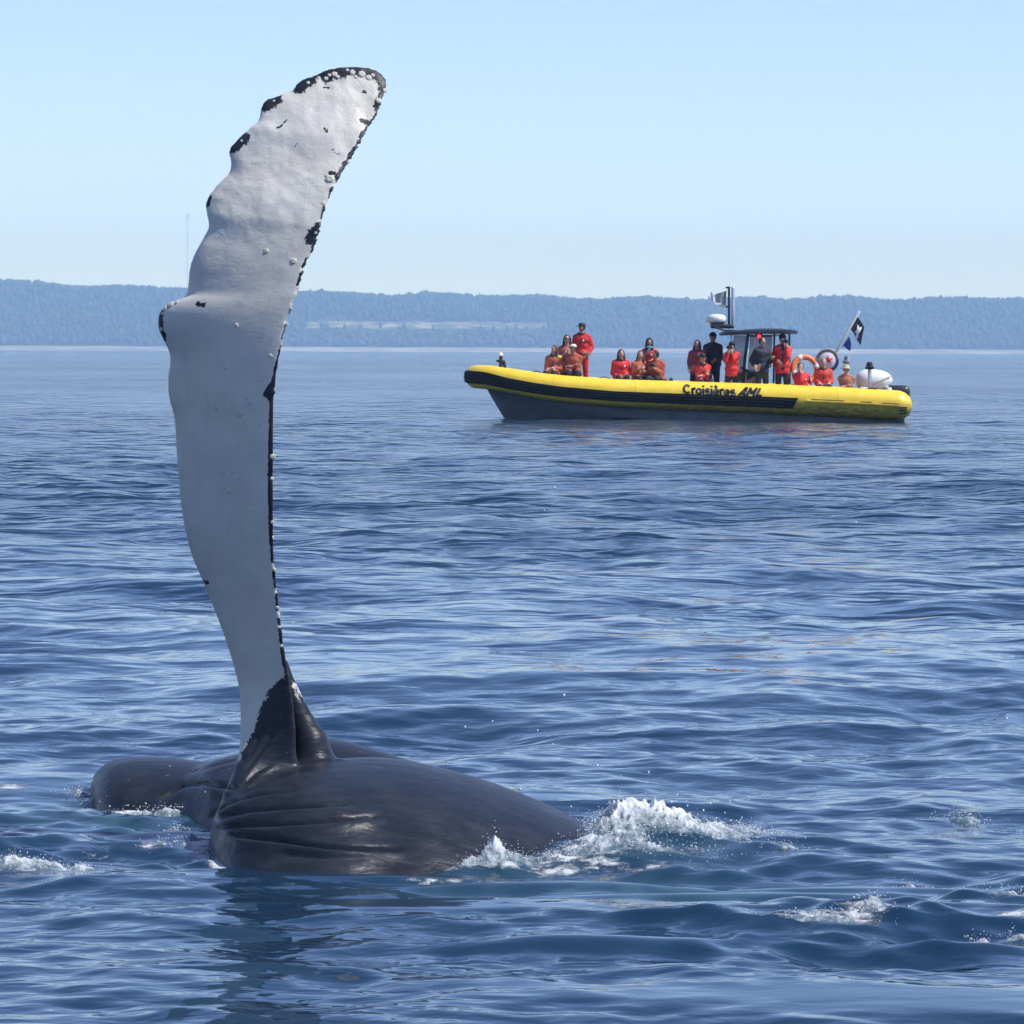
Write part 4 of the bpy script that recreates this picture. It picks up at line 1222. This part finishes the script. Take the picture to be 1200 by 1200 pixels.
def person(px, ytop, yoff, label, jacket='red', pose='sit', face=0.0, hands=None, hair='dark', long=False, hat=None, glasses=False, badge=True, lean=(0, 0), legs='trouser', skin=0, scale=1.0, patch=None, harness=False, scarf=False, twist=0.0, bulk=1.0, collar=False):
    """face: turn of the whole figure (0 looks at the camera, + to picture right)"""
    Yp = BY + yoff
    top = P(px, ytop, Yp)
    hat_h = {'white_cap': .02, 'dark_cap': .02, 'beanie': .025, 'hood': .03, 'sun_hat': .02}.get(hat, .012)
    sit = pose == 'sit'
    H = (.895 if sit else 1.745) * scale + hat_h
    zb = top.z - H
    if not sit:
        # stand on the deck or the bow step: fit the height to the floor
        fl = .62 if px > 700 else (.97 if px > 670 else .62)
        scale = max(.90, min(1.09, (top.z - fl - hat_h) / 1.745)); zb = top.z - hat_h - 1.745 * scale
    s = scale
    def J(x, y, z): return Vector((x, y, z)) * s
    ho = .12 if sit else .92                                  # hip height in figure space
    lx, ly = lean
    def T(x, y, z):
        """torso space (z measured up from the hips) with lean"""
        f = z / .7
        return J(x + lx * f, y + ly * f, ho + z)
    So = Soup()
    b = bulk * 1.17
    # legs
    ft = []
    for sx in (-1, 1):
        hip = J(sx * .095, 0, ho)
        if sit: kn, an_ = J(sx * .13, -.42, ho + .02), J(sx * .13, -.44, ho - .46)
        else: kn, an_ = J(sx * .11, -.02, .50), J(sx * .12, .02, .09)
        So.capsule(hip, kn, .112 * s, .088 * s, 12); So.capsule(kn, an_, .086 * s, .070 * s, 12)
        So.capsule(an_ + J(0, .03, -.04), an_ + J(0, -.15, -.045), .048 * s, .040 * s, 10)
    # torso: pelvis, waist, chest, shoulders
    So.ellipsoid(T(0, 0, .0), (.182 * s * b, .150 * s * b, .15 * s))
    So.capsule(T(0, 0, .05), T(0, .0, .30), .150 * s * b, .158 * s * b, 18, .80, (1, 0, 0) if False else None)
    if not sit: So.capsule(T(-.04, 0, -.14), T(.04, 0, -.14), .165 * s, .165 * s, 16)
    So.ellipsoid(T(0, 0, .20), (.175 * s * b, .128 * s * b, .19 * s))
    So.ellipsoid(T(0, .0, .36), (.198 * s * b, .135 * s * b, .17 * s))
    So.capsule(T(-.145, 0, .445), T(.145, 0, .445), .082 * s, .082 * s, 12)
    So.capsule(T(-.10, 0, .50), T(.10, 0, .50), .070 * s, .070 * s, 12)
    So.capsule(T(0, .0, .50), T(0, -.01, .60), .058 * s, .054 * s, 12)
    So.capsule(T(0, .0, .52), T(0, .0, .555), .085 * s, .075 * s, 14)    # jacket collar
    hc = T(0, -.02, .705)
    tilt = Matrix.Rotation(twist, 3, 'Z')
    def Hd(x, y, z): return hc + tilt @ (Vector((x, y, z)) * s)
    So.ellipsoid(hc, (.084 * s, .100 * s, .120 * s), tilt)
    So.ellipsoid(Hd(0, -.035, -.055), (.056 * s, .060 * s, .062 * s), tilt)      # jaw
    So.capsule(Hd(0, -.094, .018), Hd(0, -.112, -.022), .011 * s, .017 * s, 8)    # nose
    for sx in (-1, 1): So.ellipsoid(Hd(sx * .080, .005, -.005), (.012 * s, .022 * s, .030 * s), tilt)
    # arms
    hands = hands or [(-.13, -.30, .10), (.13, -.30, .10)]
    hp = []
    for sx, hd in ((-1, hands[0]), (1, hands[1])):
        sh = T(sx * .178, 0, .435)
        tgt = T(*hd)
        el, hnd = ik(sh, tgt, .29 * s, .27 * s, (sx * .28, .35, -1.0))
        So.capsule(sh, el, .074 * s * b, .068 * s * b, 12); So.capsule(el, hnd, .068 * s * b, .054 * s, 12)
        fd = (hnd - el).normalized()
        up = Vector((0, 0, 1)) if abs(fd.z) < .8 else Vector((0, -1, 0))
        So.capsule(hnd, hnd + fd * .085 * s, .036 * s, .036 * s, 10, .55, up)
        hp.append((hnd, fd, up, sx))
    me = So.fused('person', .021)
    smooth_mesh(me, 3, None, .5)
    V = get_co(me)
    # loose parts of the same skin: fingers, eyes, mouth, badge
    Ex = Soup(); spans = []
    def add(fn, mat):
        t0 = sum(len(q) for q in Ex.Q) , sum(len(q) for q in Ex.T)
        fn(); spans.append((t0, (sum(len(q) for q in Ex.Q), sum(len(q) for q in Ex.T)), mat))
    for hnd, fd, up, sx in hp:
        side = fd.cross(up).normalized(); up2 = side.cross(fd)
        for q, (o_, ln) in enumerate(((-.027, .062), (-.009, .075), (.009, .070), (.026, .055))):
            a = hnd + fd * .105 * s + side * o_ * s; m_ = a + (fd * .9 - up2 * .45) * ln * .5 * s; e_ = m_ + (fd * .3 - up2 * .9) * ln * .5 * s
            add(lambda a=a, m_=m_, e_=e_: (Ex.capsule(a, m_, .0095 * s, .009 * s, 6), Ex.capsule(m_, e_, .009 * s, .0075 * s, 6)), 1)
        a = hnd + fd * .04 * s - side * .036 * s * sx; m_ = a + (fd * .5 - side * .8 * sx) * .035 * s; e_ = m_ + (fd * .95 - up2 * .2) * .03 * s
        add(lambda a=a, m_=m_, e_=e_: (Ex.capsule(a, m_, .012 * s, .010 * s, 6), Ex.capsule(m_, e_, .010 * s, .008 * s, 6)), 1)
    for sx in (-1, 1): add(lambda sx=sx: Ex.ellipsoid(Hd(sx * .031, -.090, .014), (.013 * s, .009 * s, .008 * s), tilt, 8, 6), 4)
    add(lambda: Ex.ellipsoid(Hd(0, -.094, -.058), (.024 * s, .010 * s, .007 * s), tilt, 8, 6), 5)
    if badge: add(lambda: Ex.ellipsoid(T(.085, -.128 * b, .34), (.030 * s, .016, .028 * s), None, 10, 6), 3)
    ex = Ex.raw('x')
    EV = get_co(ex)
    nv = len(V)
    F4, F3 = [], []
    for p in me.polygons:
        (F4 if len(p.vertices) == 4 else F3).append(tuple(p.vertices))
    Fx4 = [tuple(v + nv for v in p.vertices) for p in ex.polygons if len(p.vertices) == 4]
    Fx3 = [tuple(v + nv for v in p.vertices) for p in ex.polygons if len(p.vertices) == 3]
    def mat_of(c):
        c = Vector(c)
        for hnd, fd, up, sx in hp:
            if (c - hnd).dot(fd) > -.01 and (c - hnd).length < .16 * s: return 1
        if c.z > T(0, 0, .565).z and (c - hc).length < .2 * s: return 1
        if sit:
            if c.z < ho * s - .06 * s or c.y < -.17 * s and c.z < (ho + .12) * s and abs(c.x) < .3 * s and min((c - h[0]).length for h in hp) > .14: return 2
        elif c.z < .70 * s: return 2
        return 0
    m4 = [mat_of(V[list(f)].mean(0)) for f in F4]; m3 = [mat_of(V[list(f)].mean(0)) for f in F3]
    # spans follow the soup's order: quads first, then triangles
    x4 = np.zeros(len(Fx4), int); x3 = np.zeros(len(Fx3), int)
    cq = np.cumsum([0] + [len(q) for q in Ex.Q]); ct = np.cumsum([0] + [len(q) for q in Ex.T])
    for (q0, t0), (q1, t1), mt in spans:
        x4[q0:q1] = mt; x3[t0:t1] = mt
    nm = mesh_np('person', np.concatenate([V, EV]), F4 + Fx4, F3 + Fx3 if (F3 or Fx3) else None, m4 + list(x4) + m3 + list(x3))
    bpy.data.meshes.remove(me); bpy.data.meshes.remove(ex)
    lm = M['trouser'] if legs == 'trouser' else JM[legs]
    o = link('person', nm, [JM[jacket], SK[skin], lm, M['hatwhite'], M['glass'], M['face_line']], None, True)
    o.location = (top.x - (lx * s if not face else 0), Yp, zb)
    o.rotation_euler = (0, 0, face)
    tag(o, label, 'person', 'people aboard the yellow boat')
    def child(Sp, name, mat, fuse=None):
        m_ = Sp.fused(name, fuse) if fuse else Sp.raw(name)
        return link(name, m_, mat, o, True)
    # hair and headgear
    if hat != 'hood':
        Sp = Soup()
        Sp.ellipsoid(Hd(0, .022, .022), (.096 * s, .100 * s, .112 * s), tilt)
        for sx in (-1, 1): Sp.ellipsoid(Hd(sx * .070, .01, .0), (.022 * s, .045 * s, .065 * s), tilt)
        if long:
            for sx in (-1, -.4, .4, 1):
                Sp.capsule(Hd(sx * .070, .045, .02), Hd(sx * .092, .035 - .03 * abs(sx), -.13), .040 * s, .040 * s, 10)
                Sp.capsule(Hd(sx * .092, .035 - .03 * abs(sx), -.13), Hd(sx * .105, .03 - .07 * abs(sx), -.25), .040 * s, .022 * s, 10)
        child(Sp, 'hair', HAIR[hair], .014)
    if hat in ('white_cap', 'dark_cap'):
        mt = M['hatwhite'] if hat == 'white_cap' else M['strap']
        Sp = Soup(); Rg = []
        for z, r in ((.045, .098), (.075, .098), (.105, .088), (.128, .062), (.138, .02)):
            Rg.append([tuple(Hd(math.cos(a) * r * .93, math.sin(a) * r * 1.10 + .008, z)) for a in np.arange(20) / 20 * 2 * math.pi])
        Sp.rings(Rg); ca = child(Sp, 'cap', mt)
        Sp = Soup(); Rg = []
        for t in np.linspace(0, 1, 5):
            Rg.append([tuple(Hd(math.cos(a) * .085 * (1 - .25 * t), -.075 - .085 * t - math.sin(a) * .012, .052 - .018 * t + .007 * math.sin(a) + .01 * math.cos(a) ** 2 * -1)) for a in np.arange(12) / 12 * 2 * math.pi])
        Sp.rings(Rg); link('visor', Sp.raw('visor'), M['strap'] if hat == 'white_cap' else mt, ca, True)
    elif hat == 'beanie':
        Sp = Soup(); Rg = []
        for z, r in ((.025, .100), (.05, .106), (.085, .100), (.115, .082), (.138, .05), (.145, .015)):
            Rg.append([tuple(Hd(math.cos(a) * r * .93, math.sin(a) * r * 1.08 + .01, z)) for a in np.arange(20) / 20 * 2 * math.pi])
        Sp.rings(Rg); child(Sp, 'beanie', HAIR['black'])
    elif hat == 'hood':
        Sp = Soup()
        Sp.ellipsoid(Hd(0, .028, .02), (.104 * s, .108 * s, .128 * s), tilt)
        Sp.capsule(Hd(0, .04, -.06), T(0, .04, .50), .095 * s, .115 * s, 14)
        for sx in (-1, 1): Sp.capsule(Hd(sx * .08, -.02, .03), T(sx * .08, -.05, .52), .032 * s, .05 * s, 10)
        child(Sp, 'hood', HAIR['black'], .016)
    elif hat == 'sun_hat':
        Sp = Soup(); Rg = []
        for z, r in ((.030, .155), (.040, .160), (.052, .12), (.06, .100), (.10, .094), (.130, .07), (.138, .02)):
            Rg.append([tuple(Hd(math.cos(a) * r * .95, math.sin(a) * r + .005, z - .25 * max(r - .1, 0))) for a in np.arange(22) / 22 * 2 * math.pi])
        Sp.rings(Rg); child(Sp, 'sun_hat', M['straw'])
    if glasses:
        Sp = Soup()
        for sx in (-1, 1):
            Sp.ellipsoid(Hd(sx * .034, -.100, .012), (.031 * s, .010 * s, .021 * s), tilt, 12, 8)
            Sp.capsule(Hd(sx * .062, -.090, .016), Hd(sx * .086, .0, .012), .005, .005, 6)
        Sp.capsule(Hd(-.02, -.103, .018), Hd(.02, -.103, .018), .005, .005, 6)
        child(Sp, 'sunglasses', M['glass'])
    if collar:
        Sp = Soup()
        pipe(Sp, [T(.088 * math.cos(a), -.005 + .085 * math.sin(a), .545 - .028 * math.sin(a) * -1) for a in np.linspace(0, 2 * math.pi, 13)], .030, 8)
        Sp.capsule(T(0, -.11, .50), T(0, -.150 * b, .22), .018, .014, 8)
        child(Sp, 'collar', M['strap'])
    if scarf:
        Sp = Soup()
        pts = [T(.10 * math.cos(a), -.03 + .095 * math.sin(a), .555 - .02 * math.sin(a)) for a in np.linspace(0, 2 * math.pi, 13)]
        pipe(Sp, pts, .034, 8); Sp.capsule(T(.03, -.12, .54), T(-.075, -.155, .36), .038, .03, 10)
        child(Sp, 'scarf', M['teal'])
    if patch:
        Sp = Soup(); Sp.ellipsoid(T(patch * .165, -.02, .47), (.085 * s, .09 * s, .062 * s)); child(Sp, 'shoulder_sunlight', M['lime'])  # sunlit shoulder put in as a lime-coloured shape
    if harness:
        Sp = Soup(); Sp.capsule(T(.0, -.135, .12), T(.01, -.15, .46), .045, .045, 10, .5); Sp.capsule(T(.01, -.13, .46), T(.0, -.06, .55), .05, .05, 10)
        Sp.capsule(T(0, -.12, .05), T(0, -.12, -.1), .06, .06, 10)
        child(Sp, 'open_lining', M['strap'])
    W = Matrix.Translation(o.location) @ Matrix.Rotation(face, 4, 'Z')
    return o, [W @ (h + fd * .10 * s) for h, fd, _, _ in hp], W @ hc

def held_camera(pos, label, rot=0.0):
    root = empty('photo_camera', pos, rot)
    tag(root, label, 'camera', None)
    S = Soup(); rbox(S, (0, 0, 0), (.14, .06, .095), .015); rbox(S, (0, .0, .055), (.055, .05, .035), .01); b_ = link('camera_body', S.raw('camera_body'), M['strap'], root, True)
    S = Soup(); lathe(S, (0, -.02, -.002), (0, -1, 0), ((0, .036), (.02, .040), (.09, .040), (.10, .045), (.125, .045), (.122, .034), (.10, .030)), 18); link('lens', S.raw('lens'), M['dark'], root, True)
    return root

up_hands = [(-.05, -.20, .60), (.06, -.20, .60)]
folded = [(.10, -.20, .22), (-.10, -.22, .19)]
person(648.5, 406, -.55, 'person with long brown hair in an orange jacket with lime sunlight painted on one shoulder', 'orange', hair='brown', long=True, patch=1, collar=True, badge=False, bulk=1.08, twist=-.45, lean=(.03, .02), face=-.25, hands=[(-.10, -.25, .12), (.05, -.27, .16)])
person(664.5, 392, .15, 'person in sunglasses and rose jacket standing with folded raised arms', 'rose', pose='stand', glasses=True, hands=[(-.02, -.24, .34), (.04, -.26, .30)], badge=False, lean=(0, 0), hair='dark', long=True)
person(674.5, 405, -.55, 'person in a white cap and orange jacket seated at the bow', 'orange', hat='white_cap', hair='brown', badge=False, hands=folded, lean=(-.05, -.10), skin=1, twist=-.5, face=-.2)
person(682, 378, .2, 'tall standing person in a red suit and dark cap', 'red', pose='stand', hat='dark_cap', legs='red', collar=True, scale=1.05, hands=[(-.23, -.10, .0), (.22, -.08, -.03)], twist=-.4, skin=1, bulk=1.08, face=-.3)
person(727.5, 411, -.55, 'person with long dark hair seated alone in a bright red jacket', 'red', hair='dark', long=True, bulk=1.15, collar=True, lean=(.0, -.05), face=.12, hands=[(-.12, -.22, .02), (.10, -.25, .05)])
person(748, 412.5, -.55, 'person with long brown hair in an orange jacket beside the hooded one', 'orange', hair='brown', long=True, hands=[(-.08, -.22, .28), (.10, -.22, .22)], lean=(.05, -.03), face=.35, twist=-.5)
person(760.5, 395.5, .1, 'standing person in a black hood, teal scarf and red jacket', 'red', pose='stand', hat='hood', scarf=True, skin=1, hands=[(-.16, -.2, .1), (.12, -.25, .18)], lean=(.02, -.06), face=-.15, twist=.2)
_, h8, _ = person(772, 412.5, -.55, 'person in an orange jacket leaning over a dark camera held low', 'orange', hair='dark', hands=[(-.10, -.24, .33), (.02, -.26, .30)], lean=(-.06, -.08), badge=False, skin=1, twist=-.5, bulk=1.1, face=-.45)
held_camera((h8[0] + h8[1]) / 2 + Vector((0, -.03, .03)), 'dark camera held low by the orange-jacketed person', .2)
person(816.5, 398, -.1, 'standing person with black hair in a maroon jacket shaded by the roof', 'maroon', pose='stand', hair='dark', long=True, badge=False, hands=[(-.20, -.10, .0), (.18, -.2, .12)], skin=1, face=-.25, lean=(.02, -.03))
person(835.5, 389, .25, 'tall standing person in a black jacket shaded by the roof', 'black', pose='stand', hair='dark', hat='beanie', badge=False, skin=1, scale=1.03, bulk=1.15, face=-.3)
person(823.5, 416, -.7, 'person in a black cap and red jacket seated in front of two standing ones', 'red', hat='dark_cap', hair='dark', badge=False, collar=True, scarf=False, hands=folded, bulk=1.1, lean=(-.03, -.10), face=.2)
_, h12, hd12 = person(857.5, 400, -.85, 'person in a dark beanie and red jacket raising a camera', 'red', pose='stand', hat='beanie', hands=[(-.13, -.26, .52), (-.02, -.24, .54)], collar=True, twist=-.35, badge=False, bulk=1.05)
held_camera((h12[0] + h12[1]) / 2 + Vector((-.01, -.05, .04)), 'dark camera raised by the person in the dark beanie', -.4)
person(893, 395, -.95, 'standing person in a navy jacket and dark trousers by the clear screen', 'navy', pose='stand', hair='brown', badge=False, hands=[(-.24, -.06, .0), (.20, -.28, .26)], face=.35, twist=.3, bulk=1.05)
_, h14, _ = person(917, 391, -.75, 'standing person in an open red jacket under the rear of the roof', 'red', pose='stand', hair='dark', hat='beanie', harness=True, badge=False, hands=[(-.12, -.2, .1), (.10, -.17, .50)], skin=1, bulk=1.08)
held_camera(h14[1] + Vector((-.02, -.03, .05)), 'dark camera held up under the rear of the roof', 0)
person(940, 426.5, -.75, 'person seated low in a red jacket with a hand at the mouth', 'red', hair='brown', long=False, hands=[(-.05, -.17, .55), (.14, -.24, .16)], bulk=1.1, lean=(-.06, -.03), face=.2, twist=-.2)
person(965, 421.5, -.8, 'person with short grey hair in a scarlet jacket before the round sign', 'scarlet', hair='grey', badge=False, collar=True, bulk=1.12)
person(993, 429, -.75, 'person in a straw sun hat and sunglasses with crossed arms at the stern', 'tan', hat='sun_hat', glasses=True, hair='brown', badge=False, hands=folded, lean=(-.03, -.06), face=-.2)

# ------------------------------------------------------------------ splash, foam and flying drops
def ico(sub=1):
    bm = bmesh.new(); bmesh.ops.create_icosphere(bm, subdivisions=sub, radius=1.0)
    V = np.array([v.co[:] for v in bm.verts]); F = np.array([[v.index for v in f.verts] for f in bm.faces]); bm.free()
    return V, F
IV, IF = ico(1)
def blobs(pts, rad, seed, squash=(1, 1, 1), jitter=.22):
    r = np.random.default_rng(seed)
    n = len(pts)
    V = IV[None] * (1 + r.normal(0, jitter, (n, len(IV), 1))) * rad[:, None, None] * np.array(squash)[None, None] * r.uniform(.75, 1.3, (n, 1, 3))
    V = V + pts[:, None]
    F = (IF[None] + (np.arange(n) * len(IV))[:, None, None]).reshape(-1, 3)
    return V.reshape(-1, 3), F
k = NT('foam_water')
c_ = k.coord()
tk = k.attr('thick')
bub = k.math('ADD', k.math('MULTIPLY', k.noise(55, 5, .7, c_), .5), k.math('MULTIPLY', k.noise(16, 4, .65, c_), .5))
ff = k.rng(k.math('ADD', tk, k.math('MULTIPLY', k.math('SUBTRACT', bub, .5), 1.6)), .05, .80)
k.set(Base_Color=k.mix(ff, (0.08, 0.14, 0.17), (0.76, 0.78, 0.80)), Roughness=k.rng(ff, 0, 1, .07, .34), IOR=1.33)
k.l(k.bump(k.noise(110, 5, .7, c_), .006), k.b.inputs['Normal'])
M['foamwater'] = k.m
k = NT('drop_water')
c_ = k.coord()
k.set(Base_Color=k.mix(k.rng(k.noise(30, 3, .6, c_), .35, .65), (0.80, 0.82, 0.85), (0.92, 0.93, 0.94)), Roughness=0.12, IOR=1.33)
M['drop'] = k.m

def ridged(x, y, scale, seed):
    return 1 - np.abs(2 * vnoise(x, y, scale, seed, 1) - 1)
def splash(name, label, specs, seed, res=.0055):
    """specs: (x px, y px, half width m, half depth m, height m). A torn sheet of churned water with beads thrown off it"""
    r = np.random.default_rng(seed)
    VV, FF, nv = [], [], 0
    bead_p, bead_r = [], []
    C = [(G(s_[0], s_[1]), s_[2], s_[3], s_[4]) for s_ in specs]
    x0 = min(c.x - 2.2 * a for c, a, b, h in C); x1 = max(c.x + 2.2 * a for c, a, b, h in C)
    y0 = min(c.y - 2.2 * b for c, a, b, h in C); y1 = max(c.y + 2.2 * b for c, a, b, h in C)
    nx, ny = int((x1 - x0) / res) + 2, int((y1 - y0) / (res * 1.5)) + 2
    X, Y = np.meshgrid(np.linspace(x0, x1, nx), np.linspace(y0, y1, ny))
    wx = X + .03 * (vnoise(X, Y, .10, seed + 5, 2) - .5); wy = Y + .05 * (vnoise(X, Y, .10, seed + 6, 2) - .5)
    env = np.zeros_like(X)
    for c, a, b, h in C:
        q = ((wx - c.x) / a) ** 2 + ((wy - c.y) / b) ** 2
        env = env + h * np.exp(-q)
    rough = .42 * vnoise(wx, wy, .13, seed, 2) + .34 * ridged(wx, wy, .055, seed + 1) ** 2 + .24 * ridged(wx, wy, .024, seed + 2) ** 2 + .14 * ridged(wx, wy, .012, seed + 3)
    Z = env * (0.30 + 1.25 * rough) - .010 - .012 * vnoise(wx, wy, .05, seed + 4, 2)
    DX = .5 * env * (vnoise(wx, wy, .05, seed + 8, 2) - .5); DY = .5 * env * (vnoise(wx, wy, .05, seed + 9, 2) - .5)
    V = np.stack([X + DX, Y + DY, Z], -1).reshape(-1, 3)
    F = grid_faces(ny, nx)
    keep = (Z.ravel()[F] > -.020).any(1)
    F = F[keep]
    used = np.unique(F); remap = -np.ones(len(V), int); remap[used] = np.arange(len(used))
    V = V[used]; F = remap[F]
    V[:, 2] += sea_height(V[:, 0], V[:, 1])
    # beads of spray above and round the sheet
    for c, a, b, h in C:
        n = int(650 * a * b / .02 * min(1.0, h / .06)) + 8
        u, w = r.normal(0, .8, n), r.normal(0, .8, n)
        e = h * np.exp(-(u * u + w * w))
        z = e * r.uniform(.5, 1.5, n) + r.exponential(.005 + .08 * h, n)
        bead_p.append(np.stack([c.x + u * a * 1.2, c.y + w * b * 1.2, z], -1)); bead_r.append(np.exp(r.normal(math.log(.0017), .36, n)))
    bp = np.concatenate(bead_p); bp[:, 2] += sea_height(bp[:, 0], bp[:, 1])
    BV, BF = blobs(bp, np.concatenate(bead_r), seed, (1.1, 1, 1.0), .1)
    me = mesh_np(name, np.concatenate([V, BV]), F, BF + len(V))
    thick = np.concatenate([np.clip(env.ravel()[used] / .09, 0, 1) * .55 + .75 * (rough.ravel()[used] - .45), np.ones(len(BV))])
    attr(me, 'thick', thick)
    o = link(name, me, M['foamwater'], smooth=True)
    tag(o, label, 'splash', kind='stuff')
splash('splash', 'white churned water at the tapering end of the whale', [
    (716, 992, .09, .14, .070), (750, 986, .13, .18, .062), (790, 986, .15, .17, .052), (705, 1002, .08, .07, .05), (680, 1004, .08, .05, .035), (735, 968, .16, .16, .055), (790, 968, .18, .16, .040), (835, 990, .16, .14, .034), (770, 1004, .16, .07, .036), (870, 984, .10, .08, .026)], 11)
splash('splash', 'low white wash breaking along the near flank of the whale', [
    (577, 1009, .055, .05, .075), (604, 1009, .07, .04, .045), (552, 1011, .08, .04, .03), (640, 1007, .09, .04, .03), (670, 1003, .06, .04, .04)], 12, .0045)
splash('splash', 'white trickle of wash at the blunt near corner of the whale', [(266, 980, .022, .05, .085), (264, 998, .04, .05, .03)], 15, .0045)
splash('splash', 'white wash running off the low hump left of the flipper', [
    (138, 938, .05, .08, .07), (160, 951, .08, .05, .036), (195, 952, .09, .05, .040), (220, 948, .06, .05, .036), (116, 932, .05, .07, .075), (95, 925, .07, .07, .03), (206, 968, .04, .06, .035), (225, 980, .04, .06, .035), (248, 992, .04, .05, .035), (190, 985, .05, .04, .025)], 13)
splash('splash', 'long white foam patch on the water left of the whale', [(10, 1013, .12, .08, .04), (60, 1013, .10, .05, .026), (95, 1011, .06, .04, .022)], 16)
splash('splash', 'scattered low white froth on the water away from the whale', [
    (1022, 1074, .05, .04, .05), (985, 1080, .10, .04, .028), (940, 1082, .08, .03, .022), (1065, 1036, .06, .03, .03), (1150, 1100, .06, .04, .035), (1190, 1092, .05, .03, .03), (870, 968, .06, .06, .03), (1130, 958, .07, .09, .035), (915, 1001, .06, .04, .026), (1180, 1050, .08, .03, .03)], 14, .0065)

def drops():
    r = np.random.default_rng(31)
    pts = []
    fixed = [(622, 348), (580, 401), (638, 598), (650, 571), (1003, 612), (661, 815), (630, 856), (648, 872), (577, 845), (545, 852), (700, 897), (760, 905), (672, 972), (676, 985), (648, 982), (425, 930), (455, 945), (585, 928), (610, 925), (330, 905), (1180, 842)]
    rad = []
    for x, y in fixed: pts.append(np.array(P(x, y, 17.9 + r.normal(0, .25)))); rad.append(r.uniform(.0030, .0052))
    for i in range(26):
        x = r.normal(540, 90); y = r.normal(200, 110)
        continue
        pts.append(np.array(P(x, y, 18.2 + r.normal(0, .5)))); rad.append(r.uniform(.0010, .0022))
    for i in range(90):
        x = r.normal(760, 60); y = r.normal(955, 18)
        pts.append(np.array(P(x, y, 17.7 + r.normal(0, .2)))); rad.append(r.uniform(.0016, .0042))
    for i in range(40):
        x = r.uniform(100, 300); y = r.normal(940, 20)
        pts.append(np.array(P(x, y, 18.6 + r.normal(0, .2)))); rad.append(r.uniform(.0015, .0036))
    V, F = blobs(np.array(pts), np.array(rad), 33, (1, 1, 1.2), .08)
    o = link('spray_drops', mesh_np('spray_drops', V, None, F), M['drop'], smooth=True)
    tag(o, 'bright water drops flying in the air round the raised flipper', 'drops', kind='stuff')
drops()

# ------------------------------------------------------------------ far radio mast
def radio_mast():
    b = P(219.5, 335, 6040.0); t = P(219.5, 250, 6040.0)
    bz = float(terrain(np.array([b.x]), np.array([6040.0]))[0])
    root = empty('radio_mast', (b.x, 6040.0, bz))
    tag(root, 'thin lattice radio mast rising from the wooded skyline', 'mast')
    H = t.z - bz
    for sx, sy in ((-.5, -.4), (.5, -.4), (0, .55)):
        S = Soup(); S.capsule((b.x + sx, 6040 + sy, bz), (b.x + sx, 6040 + sy, bz + H), .12, .10, 6); build(S, 'leg', M['alu'], root, True, (b.x, 6040.0, bz))
    S = Soup()
    for z in np.arange(6, H - 3, 6.0):
        S.capsule((b.x - .5, 6039.6, bz + z), (b.x + .5, 6039.6, bz + z + 3), .07, .07, 5); S.capsule((b.x + .5, 6039.6, bz + z + 3), (b.x - .5, 6039.6, bz + z + 6), .07, .07, 5)
    build(S, 'lattice', M['alu'], root, True, (b.x, 6040.0, bz))
    for dx in (-2.2, 2.2):
        S = Soup(); S.capsule((b.x + dx * .2, 6040, bz + H - 6), (b.x + dx, 6040, bz + H - 4.5), .25, .25, 6); S.capsule((b.x + dx, 6040, bz + H - 7), (b.x + dx, 6040, bz + H - 1.5), .35, .35, 6)
        build(S, 'antenna', M['alu'], root, True, (b.x, 6040.0, bz))
radio_mast()
